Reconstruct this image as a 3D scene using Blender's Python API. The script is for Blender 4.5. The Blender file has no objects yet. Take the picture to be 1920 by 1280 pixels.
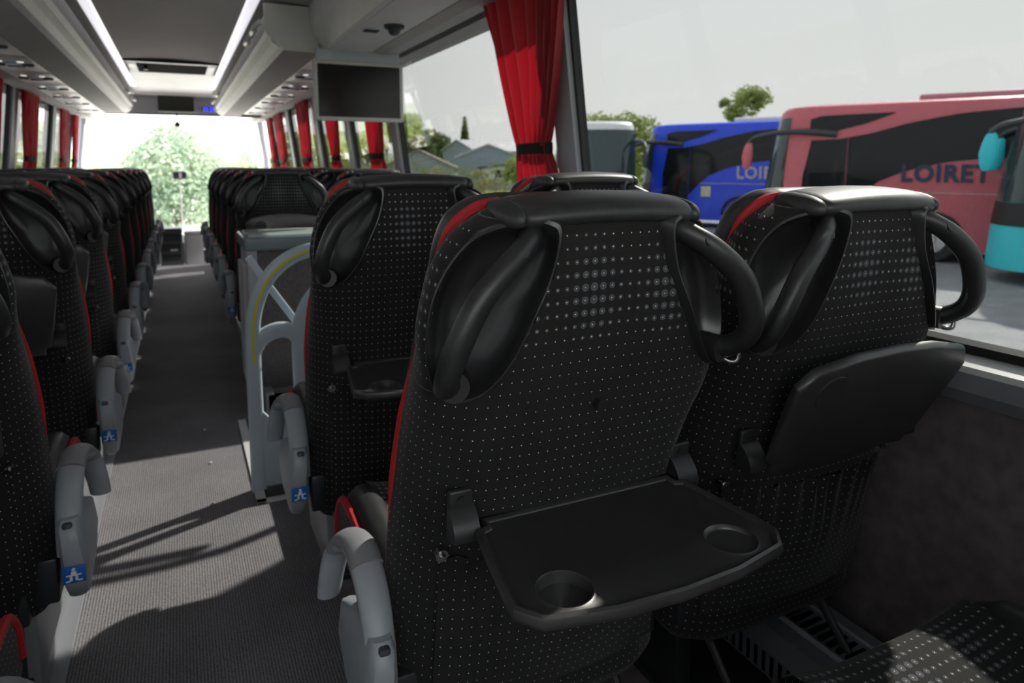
import bpy, bmesh, math, random
from mathutils import Vector, Matrix, noise
R_ = random.Random(7)
PI = math.pi
S = bpy.context.scene
COL = S.collection

# ------------------------------------------------------------------ camera
EYE = 1.2                       # eye height above the aisle floor (z = 0)
GROUND = -1.02                  # yard level below the aisle floor
YAW, PITCH = math.radians(-25.545), math.radians(7.017)
cd = bpy.data.cameras.new('camera')
cam = bpy.data.objects.new('camera', cd); COL.objects.link(cam)
cd.sensor_width = 36; cd.sensor_fit = 'HORIZONTAL'
cd.lens = 1300 / 1920 * 36
cd.shift_y = -170 / 1920
cd.clip_start = 0.02; cd.clip_end = 600
cam.location = (0, 0, EYE)
cam.rotation_euler = (PI / 2 - PITCH, 0, YAW)
cd.dof.use_dof = True; cd.dof.focus_distance = 0.95; cd.dof.aperture_fstop = 6.3
S.camera = cam

# ------------------------------------------------------------------ light
w = bpy.data.worlds.new('sky'); S.world = w; w.use_nodes = True
wn = w.node_tree.nodes; wl = w.node_tree.links
bg = wn['Background']
tc = wn.new('ShaderNodeTexCoord'); sx = wn.new('ShaderNodeSeparateXYZ'); rp = wn.new('ShaderNodeValToRGB')
wl.new(tc.outputs['Generated'], sx.inputs[0]); wl.new(sx.outputs['Z'], rp.inputs[0]); wl.new(rp.outputs[0], bg.inputs['Color'])
rp.color_ramp.elements[0].position = 0.0; rp.color_ramp.elements[0].color = (0.93, 0.93, 0.90, 1)
rp.color_ramp.elements[1].position = 0.6; rp.color_ramp.elements[1].color = (0.80, 0.84, 0.90, 1)
bg.inputs['Strength'].default_value = 2.1
sd = bpy.data.lights.new('sun', 'SUN'); sun = bpy.data.objects.new('sun', sd); COL.objects.link(sun)
SUN_AZ, SUN_EL = math.radians(67), math.radians(41)      # azimuth from the bus's heading to the right
sd.energy = 11; sd.angle = math.radians(1.2); sd.color = (1, 0.95, 0.87)
sdir = Vector((math.sin(SUN_AZ) * math.cos(SUN_EL), math.cos(SUN_AZ) * math.cos(SUN_EL), math.sin(SUN_EL)))
sun.rotation_euler = sdir.to_track_quat('Z', 'Y').to_euler(); sun.location = (6, 8, 12)
S.view_settings.view_transform = 'Standard'; S.view_settings.look = 'None'
S.view_settings.gamma = 1; S.view_settings.exposure = 1.25; S.view_settings.use_curve_mapping = False

# ------------------------------------------------------------------ materials
def principled(name, col, rough=0.5, metal=0.0, spec=0.5, **kw):
    m = bpy.data.materials.new(name); m.use_nodes = True
    b = m.node_tree.nodes['Principled BSDF']
    b.inputs['Base Color'].default_value = (*col, 1); b.inputs['Roughness'].default_value = rough
    b.inputs['Metallic'].default_value = metal; b.inputs['Specular IOR Level'].default_value = spec
    for k, v in kw.items(): b.inputs[k].default_value = v
    return m
def nd(m, t, **kw):
    n = m.node_tree.nodes.new(t)
    for k, v in kw.items(): setattr(n, k, v)
    return n
def ln(m, a, b): m.node_tree.links.new(a, b)
def mth(m, op, a, b=None, c=None):
    n = nd(m, 'ShaderNodeMath', operation=op)
    for i, v in enumerate((a, b, c)):
        if v is None: continue
        if isinstance(v, (int, float)): n.inputs[i].default_value = v
        else: ln(m, v, n.inputs[i])
    return n.outputs[0]
def bsdf(m): return m.node_tree.nodes['Principled BSDF']
def noisy(m, scale, c1, c2, detail=4, coord='Object', bump=0, bscale=None, stretch=None, dist=0.002):
    t = nd(m, 'ShaderNodeTexCoord'); src = t.outputs[coord]
    if stretch:
        mp = nd(m, 'ShaderNodeMapping'); ln(m, src, mp.inputs[0]); mp.inputs['Scale'].default_value = stretch; src = mp.outputs[0]
    n = nd(m, 'ShaderNodeTexNoise'); ln(m, src, n.inputs['Vector'])
    n.inputs['Scale'].default_value = scale; n.inputs['Detail'].default_value = detail
    r = nd(m, 'ShaderNodeValToRGB'); ln(m, n.outputs['Fac'], r.inputs[0])
    r.color_ramp.elements[0].position = .35; r.color_ramp.elements[0].color = (*c1, 1)
    r.color_ramp.elements[1].position = .65; r.color_ramp.elements[1].color = (*c2, 1)
    ln(m, r.outputs[0], bsdf(m).inputs['Base Color'])
    if bump:
        n2 = nd(m, 'ShaderNodeTexNoise'); ln(m, src, n2.inputs['Vector']); n2.inputs['Scale'].default_value = bscale or scale * 3
        n2.inputs['Detail'].default_value = 3
        bp = nd(m, 'ShaderNodeBump'); ln(m, n2.outputs['Fac'], bp.inputs['Height']); bp.inputs['Strength'].default_value = bump
        bp.inputs['Distance'].default_value = dist
        ln(m, bp.outputs[0], bsdf(m).inputs['Normal'])
    return m

def seat_fabric():
    """black fabric with rows of pale printed dots whose halos swell and shrink over the cloth (UV is in metres)"""
    m = principled('dotted_fabric', (.012, .012, .013), .85, spec=.25)
    uv = nd(m, 'ShaderNodeUVMap'); sp = nd(m, 'ShaderNodeSeparateXYZ'); ln(m, uv.outputs[0], sp.inputs[0])
    u, v = sp.outputs[0], sp.outputs[1]
    fx = mth(m, 'SUBTRACT', mth(m, 'FRACT', mth(m, 'DIVIDE', u, .0142)), .5)
    fy = mth(m, 'SUBTRACT', mth(m, 'FRACT', mth(m, 'DIVIDE', v, .0172)), .5)
    dx = mth(m, 'MULTIPLY', fx, .0142); dy = mth(m, 'MULTIPLY', fy, .0172)
    d = mth(m, 'SQRT', mth(m, 'ADD', mth(m, 'MULTIPLY', dx, dx), mth(m, 'MULTIPLY', dy, dy)))
    cu = mth(m, 'FLOOR', mth(m, 'DIVIDE', u, .0142)); cv = mth(m, 'FLOOR', mth(m, 'DIVIDE', v, .0172))
    wx = mth(m, 'MULTIPLY_ADD', mth(m, 'COSINE', mth(m, 'MULTIPLY', cu, 2 * PI / 8.5)), .5, .5)
    wv = mth(m, 'MULTIPLY_ADD', mth(m, 'COSINE', mth(m, 'MULTIPLY', mth(m, 'SUBTRACT', cv, 60.5), 2 * PI / 13.0)), .5, .5)
    big = mth(m, 'MULTIPLY', mth(m, 'MULTIPLY_ADD', wx, .6, .4), mth(m, 'MULTIPLY_ADD', wv, .8, .15))
    top = nd(m, 'ShaderNodeMapRange'); ln(m, v, top.inputs[0]); top.inputs[1].default_value = .92; top.inputs[2].default_value = 1.0
    top.inputs[3].default_value = .22; top.inputs[4].default_value = 1.0
    rad = mth(m, 'MULTIPLY_ADD', mth(m, 'MULTIPLY', big, top.outputs[0]), .0056, .0006)
    halo = mth(m, 'LESS_THAN', d, rad)
    # ragged rings of thread inside the halo
    ns = nd(m, 'ShaderNodeTexNoise'); ln(m, uv.outputs[0], ns.inputs['Vector']); ns.inputs['Scale'].default_value = 900
    ring = mth(m, 'MULTIPLY_ADD', mth(m, 'SINE', mth(m, 'MULTIPLY', d, 3600)), .35, .65)
    halo = mth(m, 'MULTIPLY', mth(m, 'MULTIPLY', halo, ring), mth(m, 'MULTIPLY', ns.outputs['Fac'], 1.5))
    pin = mth(m, 'LESS_THAN', d, .00078)
    base = nd(m, 'ShaderNodeTexNoise'); ln(m, uv.outputs[0], base.inputs['Vector']); base.inputs['Scale'].default_value = 12
    br = nd(m, 'ShaderNodeValToRGB'); ln(m, base.outputs['Fac'], br.inputs[0])
    br.color_ramp.elements[0].color = (.012, .012, .012, 1); br.color_ramp.elements[1].color = (.020, .0195, .0185, 1)
    m1 = nd(m, 'ShaderNodeMixRGB'); ln(m, halo, m1.inputs[0]); ln(m, br.outputs[0], m1.inputs[1]); m1.inputs[2].default_value = (.17, .175, .195, 1)
    m2 = nd(m, 'ShaderNodeMixRGB'); ln(m, pin, m2.inputs[0]); ln(m, m1.outputs[0], m2.inputs[1]); m2.inputs[2].default_value = (.85, .88, .92, 1)
    ln(m, m2.outputs[0], bsdf(m).inputs['Base Color'])
    wv2 = nd(m, 'ShaderNodeTexWave', wave_type='BANDS', bands_direction='Y'); ln(m, uv.outputs[0], wv2.inputs['Vector'])
    wv2.inputs['Scale'].default_value = 180; wv2.inputs['Distortion'].default_value = .6
    bp = nd(m, 'ShaderNodeBump'); ln(m, wv2.outputs['Fac'], bp.inputs['Height']); bp.inputs['Strength'].default_value = .35; bp.inputs['Distance'].default_value = .0006
    ln(m, bp.outputs[0], bsdf(m).inputs['Normal'])
    bsdf(m).inputs['Sheen Weight'].default_value = .12; bsdf(m).inputs['Sheen Roughness'].default_value = .4
    return m
M = {}
M['fabric'] = seat_fabric()
M['leather'] = noisy(principled('black_leather', (.02, .02, .021), .42, spec=.5), 60, (.026, .026, .027), (.034, .034, .035), bump=.25, bscale=700, dist=.0008)
M['red'] = principled('red_piping', (.42, .012, .018), .6)
M['redbelt'] = principled('red_belt_button', (.75, .03, .03), .4)
M['plastic'] = noisy(principled('black_plastic', (.02, .02, .022), .4, spec=.55), 30, (.020, .020, .022), (.026, .026, .028), bump=.25, bscale=1400, dist=.0003)
M['tray'] = noisy(principled('tray_plastic', (.02, .02, .022), .36, spec=.9), 30, (.030, .029, .030), (.038, .037, .038), bump=.4, bscale=1100, dist=.0004)
M['gloss'] = principled('smooth_black_plastic', (.022, .022, .024), .30, spec=.6)
M['net'] = principled('black_mesh_cloth', (.008, .008, .009), .9)
M['chrome'] = principled('chrome', (.6, .6, .62), .2, 1.0)
M['steel'] = principled('dark_steel', (.05, .053, .058), .4, .6)
M['armgrey'] = noisy(principled('grey_plastic', (.2, .22, .24), .4), 20, (.30, .33, .36), (.34, .37, .40))
M['armcap'] = principled('soft_grey_cap', (.22, .22, .235), .55)
M['darkcap'] = principled('dark_grey_plastic', (.045, .05, .055), .45)
M['blue'] = principled('blue_sticker', (.01, .12, .45), .4)
M['white'] = principled('white_print', (.7, .75, .8), .5)
M['framegrey'] = principled('painted_grey_metal', (.27, .28, .30), .4, .2)
M['trimgrey'] = noisy(principled('grey_trim', (.2, .2, .2), .5), 9, (.46, .445, .435), (.50, .485, .475))
M['darktrim'] = noisy(principled('olive_grey_trim', (.2, .2, .2), .7), 300, (.27, .255, .245), (.32, .305, .29), stretch=(1, .05, 1))
M['ceil'] = noisy(principled('grey_ceiling_cloth', (.2, .2, .2), .85), 260, (.62, .58, .565), (.68, .64, .625), stretch=(.06, 1, 1))
M['panel'] = noisy(principled('pale_service_panel', (.5, .5, .5), .35), 5, (.66, .65, .65), (.72, .71, .71))
M['sill'] = principled('pale_sill', (.62, .62, .62), .3)
M['pillar'] = principled('grey_pillar', (.36, .375, .42), .45)
M['rubber'] = principled('black_rubber', (.012, .013, .015), .5)
M['wallcarpet'] = noisy(principled('brown_grey_wall_carpet', (.06, .05, .05), .95, spec=.1), 26, (.17, .148, .150), (.235, .208, .210), bump=.5, bscale=600)
M['cabpanel'] = noisy(principled('grey_carpet_panel', (.06, .05, .05), .95, spec=.1), 60, (.13, .122, .122), (.17, .16, .158), bump=.4, bscale=600)
M['greenglass'] = principled('pale_green_laminate', (.42, .50, .48), .25)
M['teal_trim'] = principled('grey_green_edge', (.15, .20, .215), .35)
M['rail'] = principled('pale_blue_rail', (.50, .60, .68), .35)
M['yellow'] = principled('yellow_stripe', (.75, .68, .03), .5)
M['screen'] = principled('black_screen', (.006, .005, .006), .18, spec=.4)
M['dark'] = principled('shade_black', (.006, .007, .009), .95, spec=.05)  # near-black stands for the shade inside openings and slots
M['lampstrip'] = principled('ceiling_lamp_diffuser', (.7, .7, .72), .4)
bsdf(M['lampstrip']).inputs['Emission Color'].default_value = (.93, .92, 1, 1); bsdf(M['lampstrip']).inputs['Emission Strength'].default_value = .32
M['smalllamp'] = principled('reading_lamp_added_glow', (.8, .8, .8), .3)
bsdf(M['smalllamp']).inputs['Emission Color'].default_value = (1, .97, .92, 1); bsdf(M['smalllamp']).inputs['Emission Strength'].default_value = .25  # faint glow added to lamps that are not lit
M['digits'] = principled('blue_display', (.02, .03, .3), .4)
bsdf(M['digits']).inputs['Emission Color'].default_value = (.06, .08, 1, 1); bsdf(M['digits']).inputs['Emission Strength'].default_value = 1.0
M['curtain'] = principled('red_curtain_cloth', (.31, .009, .018), .75, **{'Sheen Weight': .3})
def translucent(m, col, f=.35):
    t = nd(m, 'ShaderNodeBsdfTranslucent'); t.inputs[0].default_value = (*col, 1)
    mx = nd(m, 'ShaderNodeMixShader'); mx.inputs[0].default_value = f
    o = m.node_tree.nodes['Material Output']
    ln(m, bsdf(m).outputs[0], mx.inputs[1]); ln(m, t.outputs[0], mx.inputs[2]); ln(m, mx.outputs[0], o.inputs['Surface'])
translucent(M['curtain'], (.60, .010, .025), .30)

def floor_carpet():
    m = principled('ribbed_grey_carpet', (.06, .06, .06), .95, spec=.12)
    t = nd(m, 'ShaderNodeTexCoord')
    wv = nd(m, 'ShaderNodeTexWave', wave_type='BANDS', bands_direction='X'); ln(m, t.outputs['Object'], wv.inputs['Vector'])
    wv.inputs['Scale'].default_value = 42; wv.inputs['Distortion'].default_value = 1.2; wv.inputs['Detail'].default_value = 1; wv.inputs['Detail Scale'].default_value = 8
    n = nd(m, 'ShaderNodeTexNoise'); ln(m, t.outputs['Object'], n.inputs['Vector']); n.inputs['Scale'].default_value = 160; n.inputs['Detail'].default_value = 3
    n2 = nd(m, 'ShaderNodeTexNoise'); ln(m, t.outputs['Object'], n2.inputs['Vector']); n2.inputs['Scale'].default_value = 5
    f = mth(m, 'MULTIPLY_ADD', wv.outputs['Fac'], .35, mth(m, 'MULTIPLY_ADD', n.outputs['Fac'], .8, mth(m, 'MULTIPLY', n2.outputs['Fac'], .25)))
    r = nd(m, 'ShaderNodeValToRGB'); ln(m, f, r.inputs[0])
    r.color_ramp.elements[0].position = .45; r.color_ramp.elements[0].color = (.10, .097, .102, 1)
    r.color_ramp.elements[1].position = 1.0; r.color_ramp.elements[1].color = (.31, .30, .315, 1)
    ln(m, r.outputs[0], bsdf(m).inputs['Base Color'])
    bp = nd(m, 'ShaderNodeBump'); ln(m, f, bp.inputs['Height']); bp.inputs['Strength'].default_value = .6; bp.inputs['Distance'].default_value = .003
    ln(m, bp.outputs[0], bsdf(m).inputs['Normal'])
    return m
M['carpet'] = floor_carpet()

def thin_glass(name, tint, refl=.05, rough=0.02):
    m = bpy.data.materials.new(name); m.use_nodes = True; nt = m.node_tree
    nt.nodes.remove(bsdf(m)); o = nt.nodes['Material Output']
    t = nt.nodes.new('ShaderNodeBsdfTransparent'); t.inputs[0].default_value = (*tint, 1)
    g = nt.nodes.new('ShaderNodeBsdfGlossy'); g.inputs['Roughness'].default_value = rough
    lw = nt.nodes.new('ShaderNodeLayerWeight'); lw.inputs['Blend'].default_value = .5
    pw = nt.nodes.new('ShaderNodeMath'); pw.operation = 'POWER'; nt.links.new(lw.outputs['Facing'], pw.inputs[0]); pw.inputs[1].default_value = 5
    ma = nt.nodes.new('ShaderNodeMath'); ma.operation = 'MULTIPLY_ADD'; nt.links.new(pw.outputs[0], ma.inputs[0]); ma.inputs[1].default_value = .6; ma.inputs[2].default_value = refl * .5
    mx = nt.nodes.new('ShaderNodeMixShader'); nt.links.new(ma.outputs[0], mx.inputs[0])
    nt.links.new(t.outputs[0], mx.inputs[1]); nt.links.new(g.outputs[0], mx.inputs[2]); nt.links.new(mx.outputs[0], o.inputs['Surface'])
    return m
M['sideglass'] = thin_glass('tinted_side_glass', (.40, .405, .402))
M['frontglass'] = thin_glass('clear_windscreen_glass', (.96, .97, .96))
M['busglass'] = principled('dark_bus_glass', (.010, .013, .015), .12, spec=.3)
M['busfront'] = principled('greenish_windscreen', (.03, .055, .06), .08, spec=.6)
M['asphalt'] = noisy(principled('grey_asphalt', (.2, .2, .2), .9), 2.2, (.20, .21, .22), (.27, .28, .285), detail=8)
M['gravel'] = noisy(principled('glare_gravel', (.6, .6, .57), .95), 2.0, (.62, .60, .56), (.72, .70, .66), detail=6)  # near-white glare of the sunlit ground put into the colour
M['grass'] = noisy(principled('grass', (.1, .2, .04), .95), .6, (.13, .20, .045), (.24, .30, .09), detail=6)
M['hill'] = noisy(principled('hazy_wooded_hill', (.1, .15, .06), .95), .15, (.16, .20, .10), (.27, .30, .17), detail=8)  # greens paled, haze painted into the hill's colour

# ------------------------------------------------------------------ helpers
def link(o, parent=None):
    COL.objects.link(o)
    if parent is not None: o.parent = parent
    return o
def tag(o, label=None, cat=None, group=None, kind=None):
    if label: o['label'] = label
    if cat: o['category'] = cat
    if group: o['group'] = group
    if kind: o['kind'] = kind
    return o
def empty(name, loc=(0, 0, 0), rz=0, label=None, cat=None, group=None, rot=None):
    o = bpy.data.objects.new(name, None); link(o); o.location = loc; o.rotation_euler = rot or (0, 0, rz); o.empty_display_size = .1
    return tag(o, label, cat, group)
def mesh(name, bm, mat, parent=None, smooth=True, loc=None):
    me = bpy.data.meshes.new(name); bm.normal_update(); bm.to_mesh(me); bm.free()
    mats = mat if isinstance(mat, (list, tuple)) else [mat]
    for x in mats: me.materials.append(x)
    if smooth:
        me.polygons.foreach_set('use_smooth', [True] * len(me.polygons))
        me.set_sharp_from_angle(angle=math.radians(38))
    o = bpy.data.objects.new(name, me); link(o, parent)
    if loc: o.location = loc
    return o
def NB(): return bmesh.new()
def box(bm, x0, x1, y0, y1, z0, z1, bev=0, seg=2, mi=0, mat=None):
    r = bmesh.ops.create_cube(bm, size=1)
    vs = r['verts']
    for v in vs:
        v.co = Vector(((x0 + x1) / 2 + v.co.x * (x1 - x0), (y0 + y1) / 2 + v.co.y * (y1 - y0), (z0 + z1) / 2 + v.co.z * (z1 - z0)))
    es = list({e for v in vs for e in v.link_edges}); fs = list({f for v in vs for f in v.link_faces})
    for f in fs: f.material_index = mi
    if bev:
        r2 = bmesh.ops.bevel(bm, geom=es, offset=bev, segments=seg, affect='EDGES', profile=.5)
        for f in r2['faces']: f.material_index = mi
        vs = [v for v in {v for f in r2['faces'] for v in f.verts} | set(v for v in vs if v.is_valid)]
    if mat is not None:
        bmesh.ops.transform(bm, matrix=mat, verts=[v for v in vs if v.is_valid])
    return vs
def cyl(bm, a, b, r, r2=None, n=20, cap=True, mi=0):
    a, b = Vector(a), Vector(b); d = b - a; r2 = r if r2 is None else r2
    q = d.to_track_quat('Z', 'Y').to_matrix()
    A = [bm.verts.new(a + q @ Vector((r * math.cos(2 * PI * i / n), r * math.sin(2 * PI * i / n), 0))) for i in range(n)]
    B = [bm.verts.new(b + q @ Vector((r2 * math.cos(2 * PI * i / n), r2 * math.sin(2 * PI * i / n), 0))) for i in range(n)]
    for i in range(n): bm.faces.new((A[i], A[(i + 1) % n], B[(i + 1) % n], B[i])).material_index = mi
    if cap:
        bm.faces.new(A[::-1]).material_index = mi; bm.faces.new(B).material_index = mi
def catmull(pts, n, closed=False):
    P = [Vector(p) for p in pts]; out = []; m = len(P)
    segs = m if closed else m - 1
    for i in range(segs):
        p1, p2 = P[i], P[(i + 1) % m]
        p0 = P[(i - 1) % m] if closed or i > 0 else p1 * 2 - p2
        p3 = P[(i + 2) % m] if closed or i < m - 2 else p2 * 2 - p1
        for k in range(n):
            t = k / n
            out.append(.5 * ((2 * p1) + (p2 - p0) * t + (2 * p0 - 5 * p1 + 4 * p2 - p3) * t * t + (3 * p1 - p0 - 3 * p2 + p3) * t ** 3))
    if not closed: out.append(P[-1].copy())
    return out
def tube(bm, pts, r, n=12, closed=False, cap=True, flat=None, up=(0, 0, 1), mi=0):
    """round (or flattened) tube along pts; r is a number or a list"""
    P = [Vector(p) for p in pts]; m = len(P); rings = []
    prev = None
    for i, p in enumerate(P):
        if closed: t = P[(i + 1) % m] - P[i - 1]
        else: t = P[min(i + 1, m - 1)] - P[max(i - 1, 0)]
        t.normalize()
        if prev is None:
            a = Vector(up); a = a - t * a.dot(t)
            if a.length < 1e-3: a = Vector((1, 0, 0)) - t * t.x
        else: a = prev - t * prev.dot(t)
        a.normalize(); prev = a; b = t.cross(a)
        rr = r[i] if isinstance(r, (list, tuple)) else r
        ra, rb = (rr, rr * flat) if flat else (rr, rr)
        rings.append([bm.verts.new(p + a * ra * math.cos(2 * PI * k / n) + b * rb * math.sin(2 * PI * k / n)) for k in range(n)])
    rng = m if closed else m - 1
    for i in range(rng):
        A, B = rings[i], rings[(i + 1) % m]
        for k in range(n): bm.faces.new((A[k], A[(k + 1) % n], B[(k + 1) % n], B[k])).material_index = mi
    if cap and not closed:
        bm.faces.new(rings[0][::-1]).material_index = mi; bm.faces.new(rings[-1]).material_index = mi
def loft(bm, rings, closed=True, cap=True, mi=0):
    V = [[bm.verts.new(p) for p in ring] for ring in rings]; n = len(rings[0]); F = []
    for i in range(len(V) - 1):
        for k in range(n if closed else n - 1):
            f = bm.faces.new((V[i][k], V[i][(k + 1) % n], V[i + 1][(k + 1) % n], V[i + 1][k])); f.material_index = mi; F.append((f, i, k))
    if cap:
        bm.faces.new(V[0][::-1]).material_index = mi; bm.faces.new(V[-1]).material_index = mi
    return V, F
def extrude_poly(bm, pts2, fn, d0, d1, mi=0):
    """polygon pts2 extruded between d0 and d1; fn(a, b, d) -> 3D"""
    A = [bm.verts.new(fn(a, b, d0)) for a, b in pts2]; B = [bm.verts.new(fn(a, b, d1)) for a, b in pts2]; n = len(A)
    fs = [bm.faces.new(A[::-1]), bm.faces.new(B)]
    for i in range(n): fs.append(bm.faces.new((A[i], A[(i + 1) % n], B[(i + 1) % n], B[i])))
    for f in fs: f.material_index = mi
    return A + B, fs
def fixn(bm): bmesh.ops.recalc_face_normals(bm, faces=bm.faces[:])
def lerp(a, b, t): return a + (b - a) * t
def interp(tbl, z):
    if z <= tbl[0][0]: return tbl[0][1:]
    for (a, b) in zip(tbl, tbl[1:]):
        if z <= b[0]:
            t = (z - a[0]) / (b[0] - a[0]); return tuple(lerp(p, q, t) for p, q in zip(a[1:], b[1:]))
    return tbl[-1][1:]
def smooth_interp(tbl, z):
    """Catmull-Rom through the rows of a table keyed by the first column"""
    if z <= tbl[0][0]: return tbl[0][1:]
    if z >= tbl[-1][0]: return tbl[-1][1:]
    for i in range(len(tbl) - 1):
        if z <= tbl[i + 1][0]:
            a, b = tbl[i], tbl[i + 1]; t = (z - a[0]) / (b[0] - a[0]); h = b[0] - a[0]
            p, n_ = tbl[max(i - 1, 0)], tbl[min(i + 2, len(tbl) - 1)]
            out = []
            for k in range(1, len(a)):
                m0 = (b[k] - p[k]) / max(b[0] - p[0], 1e-6) * h; m1 = (n_[k] - a[k]) / max(n_[0] - a[0], 1e-6) * h
                t2, t3 = t * t, t * t * t
                out.append((2 * t3 - 3 * t2 + 1) * a[k] + (t3 - 2 * t2 + t) * m0 + (-2 * t3 + 3 * t2) * b[k] + (t3 - t2) * m1)
            return tuple(out)

# ------------------------------------------------------------------ bus shell
WALL = 1.31
def xw(z): return WALL - (z - .85) * .12        # the inner face of the side wall leans inwards above the sill
YF, YB = 11.3, -1.5                              # windscreen and rear
def struct(name, bm, mat, smooth=False, label=None):
    fixn(bm); o = mesh(name, bm, mat, smooth=smooth); o['kind'] = 'structure'
    if label: o['label'] = label
    return o
bm = NB(); box(bm, -.36, .335, YB, 9.25, -.06, 0.0); box(bm, -.36, .335, 9.25, YF, -.30, -.24)
struct('floor', bm, M['carpet'], label='dark grey ribbed carpet along the aisle')
bm = NB()
for s in (-1, 1):
    x0 = -.36 if s < 0 else .335
    if s < 0: box(bm, -1.36, x0, YB, 9.6, -.06, .10)
    else:
        box(bm, x0, 1.36, YB, 2.62, -.06, .10); box(bm, x0, 1.36, 3.42, 8.9, -.06, .10)
        box(bm, x0, 1.36, 8.9, YF, -.30, -.20)
struct('floor', bm, M['wallcarpet'], label='raised seat platforms covered in dark carpet')
# aluminium edge profiles
bm = NB(); box(bm, -.375, -.335, YB, 9.25, 0.0, .112, .004); box(bm, -.355, -.30, YB, 9.25, 0, .006, .002)
struct('trim_1', bm, M['framegrey'])
bm = NB()
box(bm, .32, .36, YB, 1.66, 0, .112, .004); box(bm, .32, .36, 3.42, 8.9, 0, .112, .004)
struct('trim_2', bm, M['framegrey'])
# stairwell by the middle door
bm = NB(); box(bm, .335, 1.36, 2.60, 3.44, -.62, -.56); box(bm, .33, .345, 2.6, 3.44, -.6, 0); box(bm, .345, 1.3, 2.6, 2.62, -.6, .1)
box(bm, .345, 1.3, 3.42, 3.44, -.6, .1); box(bm, .345, .75, 2.62, 3.42, -.56, -.30)
struct('floor', bm, M['wallcarpet'], label='dark steps of the stairwell at the middle door')
bm = NB(); box(bm, .19, .225, 2.50, 3.40, 0, .008, .002); box(bm, .19, .34, 2.50, 2.53, 0, .008, .002)
struct('trim_3', bm, M['sill'], label='bright metal edging round the stairwell on the aisle floor')
bm = NB(); box(bm, .225, .34, 2.53, 3.40, 0, .005)
struct('trim_4', bm, M['rubber'])

# side walls below the windows
for s, nm in ((1, 'wall_right'), (-1, 'wall_left')):
    bm = NB()
    prof = [(1.31, -.06), (1.30, .55), (1.325, .80), (1.40, .80), (1.40, -.06)]
    extrude_poly(bm, prof, lambda a, b, d: (s * a, d, b), YB, YF)
    struct(nm, bm, M['wallcarpet'])
    bm = NB()     # sill: sloping grey fascia, pale ledge
    prof = [(1.318, .755), (1.292, .785), (1.285, .822), (1.292, .832), (1.345, .846), (1.40, .85), (1.40, .755)]
    vs, fs = extrude_poly(bm, prof, lambda a, b, d: (s * a, d, b), YB, YF)
    for f in fs:
        c = f.calc_center_median()
        f.material_index = 1 if (c.z > .825) else 0
    struct('trim_5' if s > 0 else 'trim_6', bm, [M['pillar'], M['sill']])
    bm = NB(); prof = [(1.335, .846), (1.335, .862), (1.35, .870), (1.365, .862), (1.365, .846)]
    extrude_poly(bm, prof, lambda a, b, d: (s * a, d, b), YB, YF)
    struct('trim_7' if s > 0 else 'trim_8', bm, M['rubber'])

PIL = {1: [-1.3, 2.19, 4.34, 5.64, 6.96, 8.75, 10.6], -1: [-1.3, 1.3, 2.9, 4.4, 5.9, 7.16, 9.24, 10.6]}
PW = {1: [.1, .065, .07, .07, .08, .08, .1], -1: [.1, .08, .08, .08, .08, .10, .09, .1]}
wi = 0; ti = 9
for s in (1, -1):
    for y, hw in zip(PIL[s], PW[s]):
        bm = NB()
        for (ya, yb, off, th, mi) in ((y - hw, y + hw, .0, .05, 0), (y - hw - .014, y - hw + .012, .02, .03, 1), (y + hw - .012, y + hw + .014, .02, .03, 1)):
            extrude_poly(bm, [(ya, .85), (yb, .85), (yb, 1.87), (ya, 1.87)], lambda a, b, d: (s * (xw(b) + d), a, b), off, off + th, mi)
        struct('trim_%d' % ti, bm, [M['pillar'], M['rubber']]); ti += 1
    for a, b in zip(PIL[s], PIL[s][1:]):
        wi += 1; bm = NB()
        extrude_poly(bm, [(a + .04, .86), (b - .04, .86), (b - .04, 1.87), (a + .04, 1.87)], lambda p, q, d: (s * (xw(q) + d), p, q), .036, .040)
        struct('window_%d' % wi, bm, M['sideglass'])
# windscreen, its lower wall and posts
bm = NB()
V = []
for i in range(21):
    t = -1 + 2 * i / 20; V.append((1.30 * t, YF + .42 * (1 - t * t) ** .5 * .6))
loft(bm, [[Vector((x * (1 - .0 * k), y - .18 * k, lerp(.15, 2.0, k))) for x, y in V] for k in (0, .5, 1)], closed=False, cap=False)
wi += 1; o = struct('window_%d' % wi, bm, M['frontglass'], smooth=True)
bm = NB()
loft(bm, [[Vector((x, y, z)) for x, y in V] + [Vector((x, y + .08, z)) for x, y in V[::-1]] for z in (-.9, .16)], closed=True, cap=True)
struct('wall_front', bm, M['rubber'])
for s in (-1, 1):
    bm = NB(); tube(bm, [(s * 1.27, YF + .02, .3), (s * 1.22, YF - .06, 1.3), (s * 1.12, YF - .14, 1.95)], .045, 10); struct('trim_%d' % ti, bm, M['pillar']); ti += 1
bm = NB(); box(bm, -1.45, 1.45, YB - .08, YB, -.1, 1.12); box(bm, -1.45, 1.45, YB - .08, YB, 1.8, 2.2); struct('wall_back', bm, M['wallcarpet'])
wi += 1; bm = NB(); box(bm, -1.35, 1.35, YB - .05, YB - .045, 1.1, 1.82); struct('window_%d' % wi, bm, M['frontglass'], label='added clear rear window, out of view, giving fill light to the seat backs')  # window added out of view so daylight fills the near seat backs
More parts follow.
